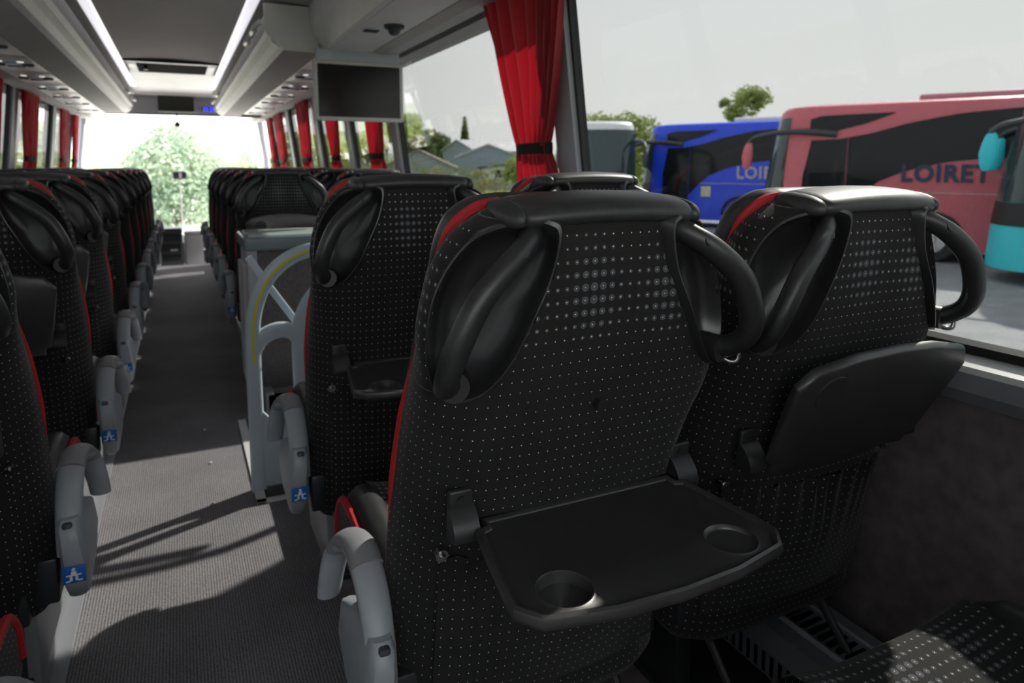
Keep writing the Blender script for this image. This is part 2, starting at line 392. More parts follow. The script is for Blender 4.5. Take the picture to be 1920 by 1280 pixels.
# roof: ceiling centre panel, cove panels beside the lamp strips, outer roof
bm = NB()
prof = [(-1.45, 1.9), (-1.30, 2.12), (-.9, 2.22), (.9, 2.22), (1.30, 2.12), (1.45, 1.9), (1.42, 1.86), (1.28, 1.86), (1.2, 2.05), (.85, 2.15), (-.85, 2.15), (-1.2, 2.05), (-1.28, 1.86), (-1.42, 1.86)]
extrude_poly(bm, prof, lambda a, b, d: (a, d, b), YB, YF); struct('ceiling', bm, M['darktrim'], label='outer roof shell over the overhead lockers')
bm = NB(); prof = [(-.385, 2.10), (-.2, 2.113), (0, 2.118), (.2, 2.113), (.385, 2.10), (.385, 2.13), (-.385, 2.13)]
extrude_poly(bm, prof, lambda a, b, d: (a, d, b), YB, 7.75)
struct('ceiling', bm, M['ceil'], label='grey cloth ceiling panel over the aisle')
bm = NB()
for s in (-1, 1): extrude_poly(bm, [(s * .455, 2.10), (s * .60, 2.085), (s * .74, 2.07), (s * .74, 2.14), (s * .455, 2.14)], lambda a, b, d: (a, d, b), YB, 10.2)
struct('ceiling', bm, M['darktrim'], label='dark cove panels beside the lamp strips')
bm = NB()   # sloping front part of the ceiling down to the pelmet
loft(bm, [[Vector((x, y, z)) for x in (-.46, -.2, .2, .46)] for y, z in ((7.75, 2.10), (9.2, 2.12), (10.0, 2.14), (10.25, 2.14), (10.42, 2.135))], closed=False, cap=False)
struct('ceiling', bm, M['panel'], smooth=True, label='pale moulded ceiling panel ahead of the roof hatch')

# lamp strips with joints
for s, y in [(s, y) for s in (-1, 1) for y in (YB, 1.9, 4.0, 6.1, 8.2)]:
    y1 = {YB: 1.895, 1.9: 3.995, 4.0: 6.095, 6.1: 8.195, 8.2: 9.2}[y]
    bm = NB(); extrude_poly(bm, [(s * .388, 2.103), (s * .40, 2.097), (s * .44, 2.095), (s * .452, 2.10), (s * .452, 2.13), (s * .388, 2.13)], lambda a, b, d: (a, d, b), y, y1)
    fixn(bm); side = 'left' if s < 0 else 'right'
    o = mesh('ceiling_light', bm, M['lampstrip'], smooth=False)
    place = {YB: 'nearest the camera', 1.9: 'second section from the camera', 4.0: 'third section from the camera', 6.1: 'fourth section, beside the hatch', 8.2: 'last section before the windscreen'}[y]
    tag(o, 'long white ceiling lamp strip on the %s of the aisle, %s' % (side, place), 'ceiling light', 'ceiling lamp strips')

# roof hatch
hz = empty('roof_hatch', (0, 7.35, 2.10), label='pale framed roof hatch with dark opening in the aisle ceiling', cat='hatch')
bm = NB()
for (a, b, c, d) in ((-.36, .36, -.42, -.35), (-.36, .36, .33, .42), (-.36, -.29, -.35, .33), (.29, .36, -.35, .33)): box(bm, a, b, c, d, -.010, .03, .003)
mesh('hatch_frame', bm, M['panel'], hz)
bm = NB(); box(bm, -.29, .29, -.35, .33, -.008, .02); mesh('hatch_shade', bm, M['dark'], hz, False)  # solid black box, the shade of the open hatch painted on
bm = NB(); cyl(bm, (-.22, -.1, -.01), (-.22, -.1, -.04), .02); mesh('latch', bm, M['steel'], hz)
bm = NB(); box(bm, -.38, .38, -.46, -.42, -.012, .02, .003); mesh('seal', bm, M['rubber'], hz)

# overhead lockers (long luggage racks)
def locker(s, y0, y1, label, near=False):
    o = empty('luggage_locker', (s * .6, (y0 + y1) / 2, 1.84), label=label, cat='luggage rack', group='overhead lockers')
    cx, cy = s * .6, (y0 + y1) / 2
    f = lambda a, b, d: (s * a - cx, d - cy, b - 1.84)
    e0 = y1 - .07
    bm = NB()
    body = [(.475, 2.03), (.470, 1.93), (.495, 1.915), (.50, 1.905), (.488, 1.895), (.505, 1.87), (.535, 1.848), (.565, 1.84), (.565, 1.87), (.515, 1.93), (.515, 2.03)]
    extrude_poly(bm, body, f, y0, y1); fixn(bm); mesh('door', bm, M['trimgrey'], o, False)
    bm = NB(); extrude_poly(bm, [(.565, 1.841), (.77, 1.838), (.77, 1.88), (.565, 1.88)], f, y0, y1); fixn(bm)
    mesh('underside', bm, M['darktrim'], o, False)
    bm = NB(); extrude_poly(bm, [(.52, 2.04), (.52, 1.87), (1.15, 1.87), (1.15, 2.04)], f, y0 + .004, y1 - .004); fixn(bm)
    mesh('box', bm, M['darktrim'], o, False)
    if near:  # rounded end cap facing the back of the bus
        bm = NB(); extrude_poly(bm, [(.462, 2.07), (.462, 1.925), (.48, 1.90), (.56, 1.832), (.75, 1.828), (.73, 2.07)], f, y0 - .03, y0); fixn(bm)
        mesh('end_cap', bm, M['trimgrey'], o, False)
    bm = NB(); extrude_poly(bm, [(.462, 2.06), (.462, 1.925), (.48, 1.90), (.56, 1.832), (1.13, 1.825), (1.13, 2.06)], f, y1, y1 + .04); fixn(bm)
    mesh('end_cap', bm, M['trimgrey'], o, False)
    # curved bright handles along the upper edge
    for hy in ([y0 + .22, y0 + .62] if near else []) + [y1 - 1.55, y1 - .55]:
        bm = NB(); tube(bm, [(s * .452 - cx, hy - .14 - cy, .15), (s * .424 - cx, hy - .1 - cy, .125), (s * .424 - cx, hy + .1 - cy, .125), (s * .452 - cx, hy + .14 - cy, .15)], .015, 10)
        mesh('grip', bm, M['sill'], o)
    return o
locker(1, 4.1, 9.95, 'long grey overhead locker above the right seats, ahead of the hanging monitor', True)
locker(-1, YB, 9.95, 'long grey overhead locker above the left seats')
# shallow housing above the near right seats
o = empty('luggage_locker', (.9, 1.3, 1.86), label='shallow pale housing above the near right seats, behind the monitor', cat='luggage rack')
f = lambda a, b, d: (a - .9, d - 1.3, b - 1.86)
bm = NB(); extrude_poly(bm, [(.695, 2.08), (.70, 1.95), (.765, 1.845), (.80, 1.845), (.80, 2.08)], f, YB, 4.07); fixn(bm); mesh('door', bm, M['trimgrey'], o, False)
bm = NB(); extrude_poly(bm, [(.80, 1.843), (1.03, 1.841), (1.03, 1.9), (.80, 1.9)], f, YB, 4.07); fixn(bm); mesh('underside', bm, M['trimgrey'], o, False)
# service panels and window headers
def header(s, y0, y1, nm):
    bm = NB(); extrude_poly(bm, [(s * 1.03, 1.838), (s * 1.10, 1.83), (s * 1.19, 1.842), (s * 1.25, 1.9), (s * 1.03, 1.9)], lambda a, b, d: (a, d, b), y0, y1); struct(nm, bm, M['darktrim'])
header(1, YB, YF, 'trim_%d' % ti); ti += 1
header(-1, YB, YF, 'trim_%d' % ti); ti += 1
ROWL = [.69 + .772 * k for k in range(11)]
ROWR = [4.0 + .772 * k for k in range(6)]
def service_panel(s, y0, y1, y, label):
    o = empty('service_panel', (s * .9, (y0 + y1) / 2, 1.84), label=label, cat='service panel', group='overhead service panels')
    cx, cy = s * .9, (y0 + y1) / 2
    bm = NB(); box(bm, -.13, .13, y0 - cy + .003, y1 - cy - .003, -.006, .02, .003); mesh('panel', bm, M['panel'], o)
    for k, dx in enumerate((-.075, .075)):
        n = Vector((dx, .02, 0))
        bm = NB(); cyl(bm, n + Vector((0, 0, -.005)), n + Vector((0, 0, -.018)), .036, .03, 20); mesh('air_nozzle', bm, M['darkcap'], o)
    bm = NB(); box(bm, -.05, .05, .10, .17, -.014, -.004, .004); mesh('speaker_grille', bm, M['armgrey'], o)
    for dx in (-.055, .055):
        bm = NB(); cyl(bm, (dx, -.11, -.004), (dx, -.11, -.012), .02, .017, 16); mesh('reading_lamp', bm, M['smalllamp'], o)
    bm = NB(); box(bm, -.03, .03, -.075, -.055, -.01, -.004, .002); mesh('button', bm, M['blue'], o)
nm = ['first', 'second', 'third', 'fourth', 'fifth', 'sixth', 'seventh', 'eighth', 'ninth', 'tenth', 'eleventh', 'twelfth']
ys = [YB] + [1.9 + .772 * k for k in range(10)] + [9.95]
for i, (a, b) in enumerate(zip(ys[1:], ys[2:])):
    service_panel(-1, a, b, 0, 'pale service panel with air nozzles under the left locker, %s from the camera' % nm[i])
ys = [4.12 + .75 * k for k in range(8)]
for i, (a, b) in enumerate(zip(ys, ys[1:] )):
    service_panel(1, a, b, 0, 'pale service panel with air nozzles under the right locker, %s beyond the monitor' % nm[i])
# smoke detector and vent under the shallow housing
def at_under(px): return px
o = empty('dome_camera', (.935, 3.22, 1.842), label='small round dome camera under the near right housing', cat='camera')
bm = NB(); cyl(bm, (0, 0, 0), (0, 0, -.014), .047, .045, 28); mesh('base_ring', bm, M['rubber'], o)
bm = NB(); bmesh.ops.create_uvsphere(bm, u_segments=20, v_segments=12, radius=.03); bmesh.ops.translate(bm, verts=bm.verts[:], vec=(0, 0, -.018)); mesh('lens_dome', bm, M['steel'], o)
o = empty('air_nozzle', (.862, 3.36, 1.842), label='flat round vent beside the dome camera', cat='vent')
bm = NB(); cyl(bm, (0, 0, 0), (0, 0, -.006), .045, .042, 28); mesh('ring', bm, M['armgrey'], o)
bm = NB()
for k in range(-3, 4): box(bm, -.034, .034, k * .009 - .002, k * .009 + .002, -.010, -.005)
mesh('grille', bm, M['darkcap'], o, False)

# hanging monitor
o = empty('hanging_monitor', (.94, 4.02, 1.80), label='black flat monitor in a silver frame hanging over the right seats', cat='monitor')
bm = NB(); box(bm, -.24, .27, -.018, .018, -.350, -.018, .008, 3); mesh('frame', bm, M['trimgrey'], o)
bm = NB(); box(bm, -.218, .248, -.0195, -.017, -.328, -.040); mesh('screen', bm, M['screen'], o, False)
bm = NB(); box(bm, -.22, .25, -.012, .03, -.03, .045, .004); mesh('mounting_bracket', bm, M['pillar'], o)

# pelmet over the windscreen with screen, clock
o = empty('front_pelmet', (0, 10.5, 1.95), label='grey blue panel across the front above the windscreen', cat='panel')
bm = NB(); box(bm, -.50, .50, -.03, .03, -.03, .20, .006); box(bm, -1.2, 1.2, .04, .1, -.06, .2); mesh('panel', bm, M['pillar'], o)
bm = NB(); box(bm, -.485, .485, -.10, .0, .185, .20, .006); mesh('ledge', bm, M['panel'], o)
o.location.z = 1.93
for ch in o.children: ch.location.z -= .0
bm = NB(); box(bm, -.50, .50, -.028, .028, -.03, .0, .004); mesh('lower_edge', bm, M['pillar'], o)
bm = NB(); box(bm, -.46, .46, -.02, .02, -.01, .12); mesh('backing', bm, M['pillar'], o, False)
o = empty('front_monitor', (-.0, 10.44, 1.995), label='black monitor set into the panel above the windscreen', cat='monitor')
bm = NB(); box(bm, -.21, .245, -.02, .0, -.09, .135, .006); mesh('frame', bm, M['armgrey'], o)
bm = NB(); box(bm, -.20, .235, -.024, -.018, -.08, .125); mesh('screen', bm, M['screen'], o, False)
o = empty('digital_clock', (.42, 10.44, 1.955), label='small blue lit digital clock right of the front monitor', cat='clock')
bm = NB(); box(bm, -.085, .085, -.02, .0, -.035, .035, .005); mesh('housing', bm, M['screen'], o)
bm = NB()
for k in range(4):
    x = -.055 + k * .036 + (.005 if k > 1 else -.005)
    for (a, b, c, d) in ((0, .022, .022, .028), (0, .022, -.003, .003), (0, .022, -.028, -.022), (0, .005, -.026, .026), (.017, .022, -.026, .026)): box(bm, x - .011 + a, x - .011 + b, -.0225, -.0195, c, d)
mesh('digits', bm, M['digits'], o, False)
o = empty('interior_camera', (.02, 10.49, 1.90), label='small black ball hanging on a rod before the windscreen', cat='camera')
bm = NB(); cyl(bm, (0, 0, 0), (0, 0, -.13), .009); mesh('rod', bm, M['rubber'], o)
bm = NB(); bmesh.ops.create_uvsphere(bm, u_segments=18, v_segments=12, radius=.036); bmesh.ops.translate(bm, verts=bm.verts[:], vec=(0, 0, -.155)); mesh('ball', bm, M['rubber'], o)

# ------------------------------------------------------------------ seats
# rows: z, then (x, y) of six points of the half outline, from the middle of the back face round to the front of the side bolster
BT = [
 (.33, 0, .060, .150, .063, .198, .078, .236, .105, .246, .140, .240, .185),
 (.45, 0, .050, .145, .055, .196, .075, .234, .110, .248, .145, .249, .190),
 (.60, 0, .035, .140, .042, .190, .066, .226, .102, .243, .140, .249, .180),
 (.72, 0, .020, .140, .028, .188, .052, .222, .090, .240, .125, .246, .165),
 (.80, 0, .010, .148, .016, .194, .038, .227, .074, .241, .112, .241, .155),
 (.88, 0, .000, .158, .002, .205, .018, .235, .050, .242, .092, .232, .146),
 (.94, 0, -.008, .150, -.010, .198, .008, .238, .036, .241, .080, .224, .138),
 (1.00, 0, -.012, .130, -.015, .188, .010, .238, .040, .242, .080, .218, .132),
 (1.07, 0, -.008, .108, -.010, .165, .015, .216, .046, .224, .082, .205, .124),
 (1.115, 0, -.003, .092, -.003, .145, .018, .190, .046, .198, .078, .184, .112),
 (1.148, 0, .002, .080, .003, .118, .015, .148, .038, .156, .068, .145, .095),
]
CUP = [(.088, -.010, 1.128), (.099, -.0135, 1.075), (.125, -.0185, 1.020), (.150, -.017, .970), (.178, -.006, .933), (.207, .012, .918), (.228, .026, .927),
       (.236, .037, .955), (.236, .044, .995), (.227, .050, 1.040), (.205, .050, 1.085), (.175, .036, 1.122), (.128, .012, 1.141), (.100, -.004, 1.142)]
cup_c = Vector((.178, .015, 1.01))
CUPS = catmull(CUP, 5, True)
def in_cup(x, z):
    c = False; P = CUPS; j = len(P) - 1
    for i in range(len(P)):
        if (P[i].z > z) != (P[j].z > z) and x < (P[j].x - P[i].x) * (z - P[i].z) / (P[j].z - P[i].z) + P[i].x: c = not c
        j = i
    return c
def cup_dist(x, z): return min(math.hypot(p.x - x, p.z - z) for p in CUPS)
INW = Vector((-.45, .89, 0)).normalized()
def back_ring(z, n=11, inset=0):
    r = smooth_interp(BT, z); pts = [Vector((r[i], r[i + 1], z)) for i in range(0, 12, 2)]
    half = catmull([Vector((-pts[1].x, pts[1].y, z))] + pts, n)[n:]     # smooth through the middle
    out = []
    for p in half:
        x, y = p.x, p.y
        if y < .062 and in_cup(cup_c.x + (x - cup_c.x) / 1.012, cup_c.z + (z - cup_c.z) / 1.012):
            x += INW.x * .055; y += INW.y * .055
        out.append(Vector((x, y, z)))
    yf = pts[5].y
    front = [Vector((pts[5].x - .03, yf + .004, z)), Vector((.12, yf - .01, z)), Vector((0, yf - .012, z))]
    right = out + front
    left = [Vector((-p.x, p.y, p.z)) for p in right[1:-1]][::-1]
    return right + left
def seat_backrest_bm():
    bm = NB(); zs = [.325 + (1.148 - .325) * i / 120 for i in range(121)]
    rings = [back_ring(z) for z in zs]
    r0 = [Vector((p.x * .93, .1 + (p.y - .1) * .8, .305)) for p in rings[0]]
    rt = [Vector((p.x * .9, .06 + (p.y - .06) * .7, 1.157)) for p in rings[-1]]
    rings = [r0] + rings + [rt]; uvz = [.305] + zs + [1.157]
    uvl = bm.loops.layers.uv.new('UVMap')
    V, F = loft(bm, rings)
    # u = arc length measured from the middle of the back face
    n = len(rings[0]); U = []
    for r in rings:
        u = [0] * (n + 1)
        for k in range(1, n // 2 + 1): u[k] = u[k - 1] + (r[k] - r[k - 1]).length
        u[n] = 0
        for k in range(n - 1, n // 2, -1): u[k] = u[k + 1] - (r[k] - r[(k + 1) % n]).length
        U.append(u)
    for f, i, k in F:
        for lp, (ii, kk) in zip(f.loops, ((i, k), (i, k + 1), (i + 1, k + 1), (i + 1, k))):
            lp[uvl].uv = (U[ii][kk] + 1.0, uvz[ii])
    fixn(bm); return bm
def outline(z_list_extra=0, grow=0, ry=0):
    """the rim that the front leather follows: up one side, over the top, (x, y, z) for the +x half"""
    pts = []
    for z in (.36, .45, .55, .65, .75, .85, .95, 1.02, 1.07):
        r = smooth_interp(BT, z); pts.append(Vector((r[10] + grow, r[11] + ry, z)))
    pts += [Vector((.190 + grow, .114 + ry, 1.110)), Vector((.172 + grow * .7, .106 + ry, 1.135 + grow * .7)), Vector((.150, .098 + ry, 1.151 + grow)), Vector((.120, .088 + ry, 1.158 + grow))]
    return pts
def seat_leather_bm():
    bm = NB(); P = catmull(outline(grow=.003), 5)
    rings = []
    for side in (1,):
        pass
    # sweep a rolled edge around the outline and close the front with a dished panel
    full = [Vector((p.x, p.y, p.z)) for p in P] + [Vector((-p.x, p.y, p.z)) for p in P[::-1]]
    m = len(full); cen = Vector((0, 0, .72)); R = []
    for i, p in enumerate(full):
        t = (full[min(i + 1, m - 1)] - full[max(i - 1, 0)]).normalized()
        out = Vector((t.z, 0, -t.x)).normalized()
        if out.dot(p - Vector((0, p.y, min(p.z, 1.0)))) < 0: out = -out
        ring = []
        for k in range(9):
            a = PI * (-.45 + 1.25 * k / 8)
            ring.append(p + out * (.020 * math.cos(a) - .016 - .016 * max(0, min(1, (1.13 - p.z) / .07))) + Vector((0, .026 + .03 * math.sin(a), 0)))
        ring.append(Vector((p.x * .78, p.y + .035, lerp(p.z, .75, .12)))); ring.append(Vector((p.x * .35, p.y + .028, lerp(p.z, .75, .3))))
        R.append(ring)
    V = [[bm.verts.new(q) for q in r] for r in R]
    for i in range(m - 1):
        for k in range(len(R[0]) - 1): bm.faces.new((V[i][k], V[i][k + 1], V[i + 1][k + 1], V[i + 1][k]))
    bm.faces.new([v[-1] for v in V])
    fixn(bm); return bm
def seat_piping_bm(s):
    bm = NB()
    if 1:
        P = catmull(outline(grow=-.002, ry=.002)[2:], 6)
        rr = []
        for p in P:
            z = p.z
            top = max(0, 1 - abs(z - 1.135) / .06) if p.x > .125 else .25
            low = max(0, 1 - abs(z - .78) / .15)
            rr.append(.0015 + .0068 * max(min(top * 1.5, 1), 0) + .006 * min(low * 1.6, 1))
        tube(bm, [Vector((s * p.x, p.y, p.z)) for p in P], rr, 8)
    fixn(bm); return bm
def seat_pad_bm():
    """rolled black leather pad over the top edge"""
    bm = NB(); rings = []
    xs = [-.168, -.165, -.158, -.149, -.1445, -.142, -.139, -.13, -.10, -.05, 0, .05, .10, .13, .139, .142, .1445, .149, .158, .165, .168]
    sc = [.25, .62, .86, .93, .90, .86, .92, .97, 1, 1.02, 1.03, 1.02, 1, .97, .92, .86, .90, .93, .86, .62, .25]
    for x, k in zip(xs, sc):
        ring = []
        for i in range(24):
            a = 2 * PI * i / 24; c, s_ = math.cos(a), math.sin(a)
            y = .046 + .056 * k * abs(c) ** .8 * (1 if c > 0 else -1); z = 1.153 + (.021 if s_ > 0 else .016) * k * abs(s_) ** .8 * (1 if s_ > 0 else -1)
            z -= .008 * (x / .168) ** 2
            ring.append(Vector((x * .91, y, z)))
        rings.append(ring)
    loft(bm, rings); fixn(bm); return bm
def cup_bm(s):
    bm = NB(); P = CUPS
    def q(p): return Vector((s * p.x, p.y, p.z))
    def ring(f, d):
        out = []
        for p in P:
            v = cup_c + (p - cup_c) * f; v = Vector((v.x, v.y, v.z)) + INW * d; out.append(q(v))
        return out
    rings = [ring(1.06, .022), ring(1.072, .001), ring(1.05, -.007), ring(1.015, -.008), ring(.975, -.003), ring(.93, .011), ring(.82, .023), ring(.6, .033), ring(.3, .037)]
    V = [[bm.verts.new(v) for v in r] for r in rings]; n = len(P)
    for i in range(len(V) - 1):
        for k in range(n): bm.faces.new((V[i][k], V[i][(k + 1) % n], V[i + 1][(k + 1) % n], V[i + 1][k]))
    bm.faces.new(V[-1]); fixn(bm); return bm
def handle_bm(s):
    bm = NB()
    P = catmull([(.112, .018, 1.128), (.128, -.004, 1.120), (.162, -.024, 1.098), (.202, -.036, 1.060), (.229, -.038, 1.005), (.236, -.028, .968), (.229, -.004, .944), (.215, .022, .934)], 7)
    n = len(P); rr = []
    for i in range(n):
        t = i / (n - 1); rr.append(.0150 + .0035 * math.sin(PI * t) + (.005 * max(0, (t - .8) / .2)) + .004 * max(0, (.15 - t) / .15))
    tube(bm, [Vector((s * p.x, p.y, p.z)) for p in P], rr, 16, flat=.86, up=(s * .5, -.8, 0))
    cyl(bm, (s * .217, .0, .937), (s * .206, .034, .934), .0205, .022, 18)
    fixn(bm); return bm
def plate_uv(bm, f):
    l = bm.loops.layers.uv.verify()
    for fc in bm.faces:
        for lp in fc.loops: lp[l].uv = f(lp.vert.co)
# tray in its own frame: hinge line along x at the origin, panel runs along +v, thickness +w
def tray_bm():
    bm = NB()
    W0, W1, L = .172, .205, .232
    out = [(-W0 + .012, 0), (W0 - .012, 0), (W0 - .010, .018), (W0 + .004, .024), (W0 + .016, .09), (W1 - .006, .165), (W1 - .004, .19), (W1 - .028, L - .012), (.09, L + .006), (0, L + .011), (-.09, L + .006), (-W1 + .028, L - .012), (-W1 + .004, .19), (-W1 + .006, .165), (-W0 - .016, .09), (-W0 - .004, .024), (-W0 + .010, .018)]
    # outer edge: rounded rim raised round a lowered field with cup recesses
    P = [Vector(p + (0,)) for p in out]
    c = Vector((0, .12, 0))
    def ring(k, z): return [Vector((c.x + (p.x - c.x) * (1 - k / .19), c.y + (p.y - c.y) * (1 - k / .12), z)) for p in P]
    rings = [ring(.004, -.012), ring(0, -.009), ring(-.002, -.002), ring(0, .005), ring(.004, .007), ring(.008, .005), ring(.010, .002)]
    V, F = loft(bm, rings, cap=False)
    bm.faces.new(V[0][::-1])
    # field with two round recesses, built as a triangulated sheet
    edge = [e for e in bm.edges if e.verts[0] in V[-1] and e.verts[1] in V[-1]]
    holes = []
    for hx, hy, hr, dp in ((-.128, .178, .0345, .016), (.128, .178, .0345, .0045)):
        n = 32; rs = []
        for rr, zz in ((hr + .004, .002), (hr + .001, .0032), (hr - .001, .002), (hr - .003, .002 - dp), (0, .002 - dp)):
            if rr == 0: rs.append([bm.verts.new((hx, hy, zz))]); continue
            rs.append([bm.verts.new((hx + rr * math.cos(2 * PI * i / n), hy + rr * math.sin(2 * PI * i / n), zz)) for i in range(n)])
        for a, b in zip(rs[:-2], rs[1:-1]):
            for i in range(n): bm.faces.new((a[i], a[(i + 1) % n], b[(i + 1) % n], b[i]))
        for i in range(n): bm.faces.new((rs[-2][i], rs[-2][(i + 1) % n], rs[-1][0]))
        edge += [e for e in bm.edges if e.verts[0] in rs[0] and e.verts[1] in rs[0]]
    bmesh.ops.triangle_fill(bm, use_beauty=True, use_dissolve=False, edges=edge, normal=(0, 0, 1))
    fixn(bm); return bm
def bracket_bm(s):
    """hinge bracket on the back of the seat: L-shaped plate with a rolled nose"""
    bm = NB()
    box(bm, -.018, .018, -.006, .004, -.030, .034, .004, 3)
    prof = [(-.004, .012), (-.012, .008), (-.024, -.002), (-.034, -.016), (-.034, -.028), (-.022, -.034), (-.004, -.034)]
    extrude_poly(bm, prof, lambda a, b, d: (d, a, b), -.019, .019)
    cyl(bm, (0, -.005, .021), (0, -.009, .021), .0055, n=12)
    fixn(bm); return bm
def pocket_bm():
    bm = NB(); uvl = bm.loops.layers.uv.new('UVMap'); rows = []; NX, NZ = 60, 22
    for j in range(NZ + 1):
        t = j / NZ; z = lerp(.372, .648, t); row = []
        for i in range(NX + 1):
            u = -1 + 2 * i / NX; x = u * .205
            r = smooth_interp(BT, z); yb = lerp(r[1], r[5], (abs(x) / .195) ** 2.2)
            ruf = .006 * math.sin(u * 34 + 1.3 * math.sin(u * 9)) * (t ** 3) + .012 * math.sin(u * 5 + t * 3) * math.sin(PI * t) * .5
            bul = .014 * math.sin(PI * min(1, t * .9 + .05)) * (1 - u ** 4)
            row.append(Vector((x, yb - .006 - bul - ruf * (1 - u ** 6), z + .004 * math.sin(u * 34) * t ** 6)))
        rows.append(row)
    V, F = loft(bm, rows, closed=False, cap=False)
    for f, j, i in F:
        for lp in f.loops: lp[uvl].uv = (lp.vert.co.x + 1.0, lp.vert.co.z * 1.0 - .1)
    fixn(bm); return bm
def cushion_bm():
    """seat cushion: dotted middle"""
    bm = NB(); uvl = bm.loops.layers.uv.new('UVMap'); rows = []
    ys = [.13, .16, .22, .30, .38, .46, .52, .555, .575, .58]; zt = [.455, .49, .497, .497, .502, .512, .518, .512, .49, .45]
    for y, z in zip(ys, zt):
        row = [Vector((x, y, z + .018 * (abs(x) / .19) ** 3)) for x in [-.185 + .37 * i / 16 for i in range(17)]]
        rows.append(row)
    V, F = loft(bm, rows, closed=False, cap=False)
    for f, i, k in F:
        for lp in f.loops: lp[uvl].uv = (lp.vert.co.x + 1, lp.vert.co.y + .55)
    box(bm, -.18, .18, .14, .56, .40, .46)
    fixn(bm); return bm
def bolster_bm(s):
    """leather side roll of the cushion"""
    bm = NB(); rings = []
    for y, k, dz in ((.14, .55, -.03), (.17, .85, -.01), (.24, 1, 0), (.34, 1, .006), (.44, 1, .016), (.51, .97, .014), (.55, .8, -.004), (.57, .45, -.035)):
        ring = []
        for i in range(16):
            a = 2 * PI * i / 16
            ring.append(Vector((s * (.205 + .037 * k * math.cos(a)), y, .487 + dz + .048 * k * math.sin(a))))
        rings.append(ring)
    loft(bm, rings); fixn(bm); return bm
def cush_side_bm(s):
    bm = NB(); uvl = bm.loops.layers.uv.new('UVMap')
    prof = [(.15, .40), (.145, .47), (.20, .498), (.35, .505), (.47, .515), (.53, .505), (.565, .465), (.57, .42), (.54, .39), (.2, .38)]
    prof = [(p.x, p.y) for p in catmull([Vector((a, b, 0)) for a, b in prof], 4, True)]
    vs, fs = extrude_poly(bm, prof, lambda a, b, d: (s * d, a, b), .205, .246)
    fixn(bm)
    for f in bm.faces:
        for lp in f.loops: lp[uvl].uv = (lp.vert.co.y + lp.vert.co.x * .6 + 1, lp.vert.co.z + .5)
    return bm
def cush_piping_bm(s):
    bm = NB()
    if 1:
        tube(bm, catmull([(s * .246, .15, .44), (s * .247, .16, .478), (s * .243, .24, .505), (s * .243, .36, .512), (s * .243, .46, .522), (s * .243, .525, .514), (s * .245, .56, .475), (s * .246, .57, .42)], 5), [.008] * 36, 8)
    return bm
def arm_housing_bm():
    """tapered grey pivot housing seen at the aisle side; local x points to the aisle"""
    bm = NB(); rings = []
    for z, ya, yb, xa, xb in ((.325, .115, .150, .014, .032), (.34, .09, .18, .006, .044), (.38, .062, .225, .0, .052), (.43, .045, .26, .0, .055), (.475, .038, .255, .0, .050), (.500, .045, .20, .0, .044), (.515, .062, .15, .004, .038)):
        ring = []
        for i in range(20):
            a = 2 * PI * i / 20; c, s_ = math.cos(a), math.sin(a)
            ring.append(Vector(((xa + xb) / 2 + (xb - xa) / 2 * (abs(c) ** .45) * (1 if c > 0 else -1), (ya + yb) / 2 + (yb - ya) / 2 * (abs(s_) ** .6) * (1 if s_ > 0 else -1), z)))
        rings.append(ring)
    loft(bm, rings); fixn(bm); return bm
def arm_bar_bm():
    bm = NB()
    P = catmull([(.020, .070, .440), (.020, .085, .500), (.020, .125, .560), (.022, .185, .592), (.030, .240, .584), (.042, .275, .548), (.050, .290, .500), (.054, .296, .462)], 6)
    n = len(P); tube(bm, P, [.0135 + .002 * math.sin(PI * i / (n - 1)) for i in range(n)], 18, flat=1.65, up=(0, -1, .3)); fixn(bm); return bm
def arm_cap_bm():
    bm = NB(); P = catmull([(.020, .150, .580), (.0215, .180, .592), (.025, .210, .592), (.031, .243, .582), (.039, .268, .558)], 6)
    n = len(P); tube(bm, [p + Vector((0, 0, .003)) for p in P], [.0160] * n, 18, flat=1.6, up=(0, -1, .3)); fixn(bm); return bm
def sticker_bm():
    bm = NB()
    def pt(u, v):   # on the rear-facing skin of the housing
        a = -PI / 2 + u * 1.1; c, s_ = math.cos(a), math.sin(a)
        return Vector((.026 + .0268 * (abs(c) ** .45) * (1 if c > 0 else -1) if abs(u) > .02 else .026, .13 + .093 * (abs(s_) ** .6) * -1 - .0, .40 + v))
    # simple flat plaque, slightly proud of the housing
    box(bm, .008, .047, .0445, .0475, .392, .427, .0012, 2, mi=0)
    y0, y1 = .0432, .0446
    def B(x0, x1, z0, z1): box(bm, x0, x1, y0, y1, z0, z1, mi=1)
    cyl(bm, (.027, .0432, .4205), (.027, .0446, .4205), .0035, n=12, mi=1)
    B(.0225, .0315, .408, .4165); B(.014, .023, .408, .4105); B(.031, .040, .408, .4105)
    B(.020, .0245, .398, .409); B(.0295, .034, .398, .409); B(.013, .020, .396, .399); B(.034, .041, .396, .399)
    return bm
def base_bm():
    bm = NB()
    box(bm, -.235, .235, .10, .52, .345, .385, .006)
    box(bm, -.20, .20, .16, .46, .30, .35, .004)
    for x in (-.15, .15): box(bm, x - .02, x + .02, .18, .40, .10, .31, .004)
    box(bm, -.18, .18, .14, .46, .10, .118, .004)
    return bm
def side_bracket_bm():
    bm = NB(); box(bm, -.255, -.205, .095, .16, .33, .425, .006); box(bm, -.205, -.16, .08, .13, .30, .40, .008); return bm
def belt_bm():
    bm = NB(); tube(bm, catmull([(-.218, .13, .42), (-.222, .15, .46), (-.224, .17, .50)], 5), .012, 8, flat=.5); return bm
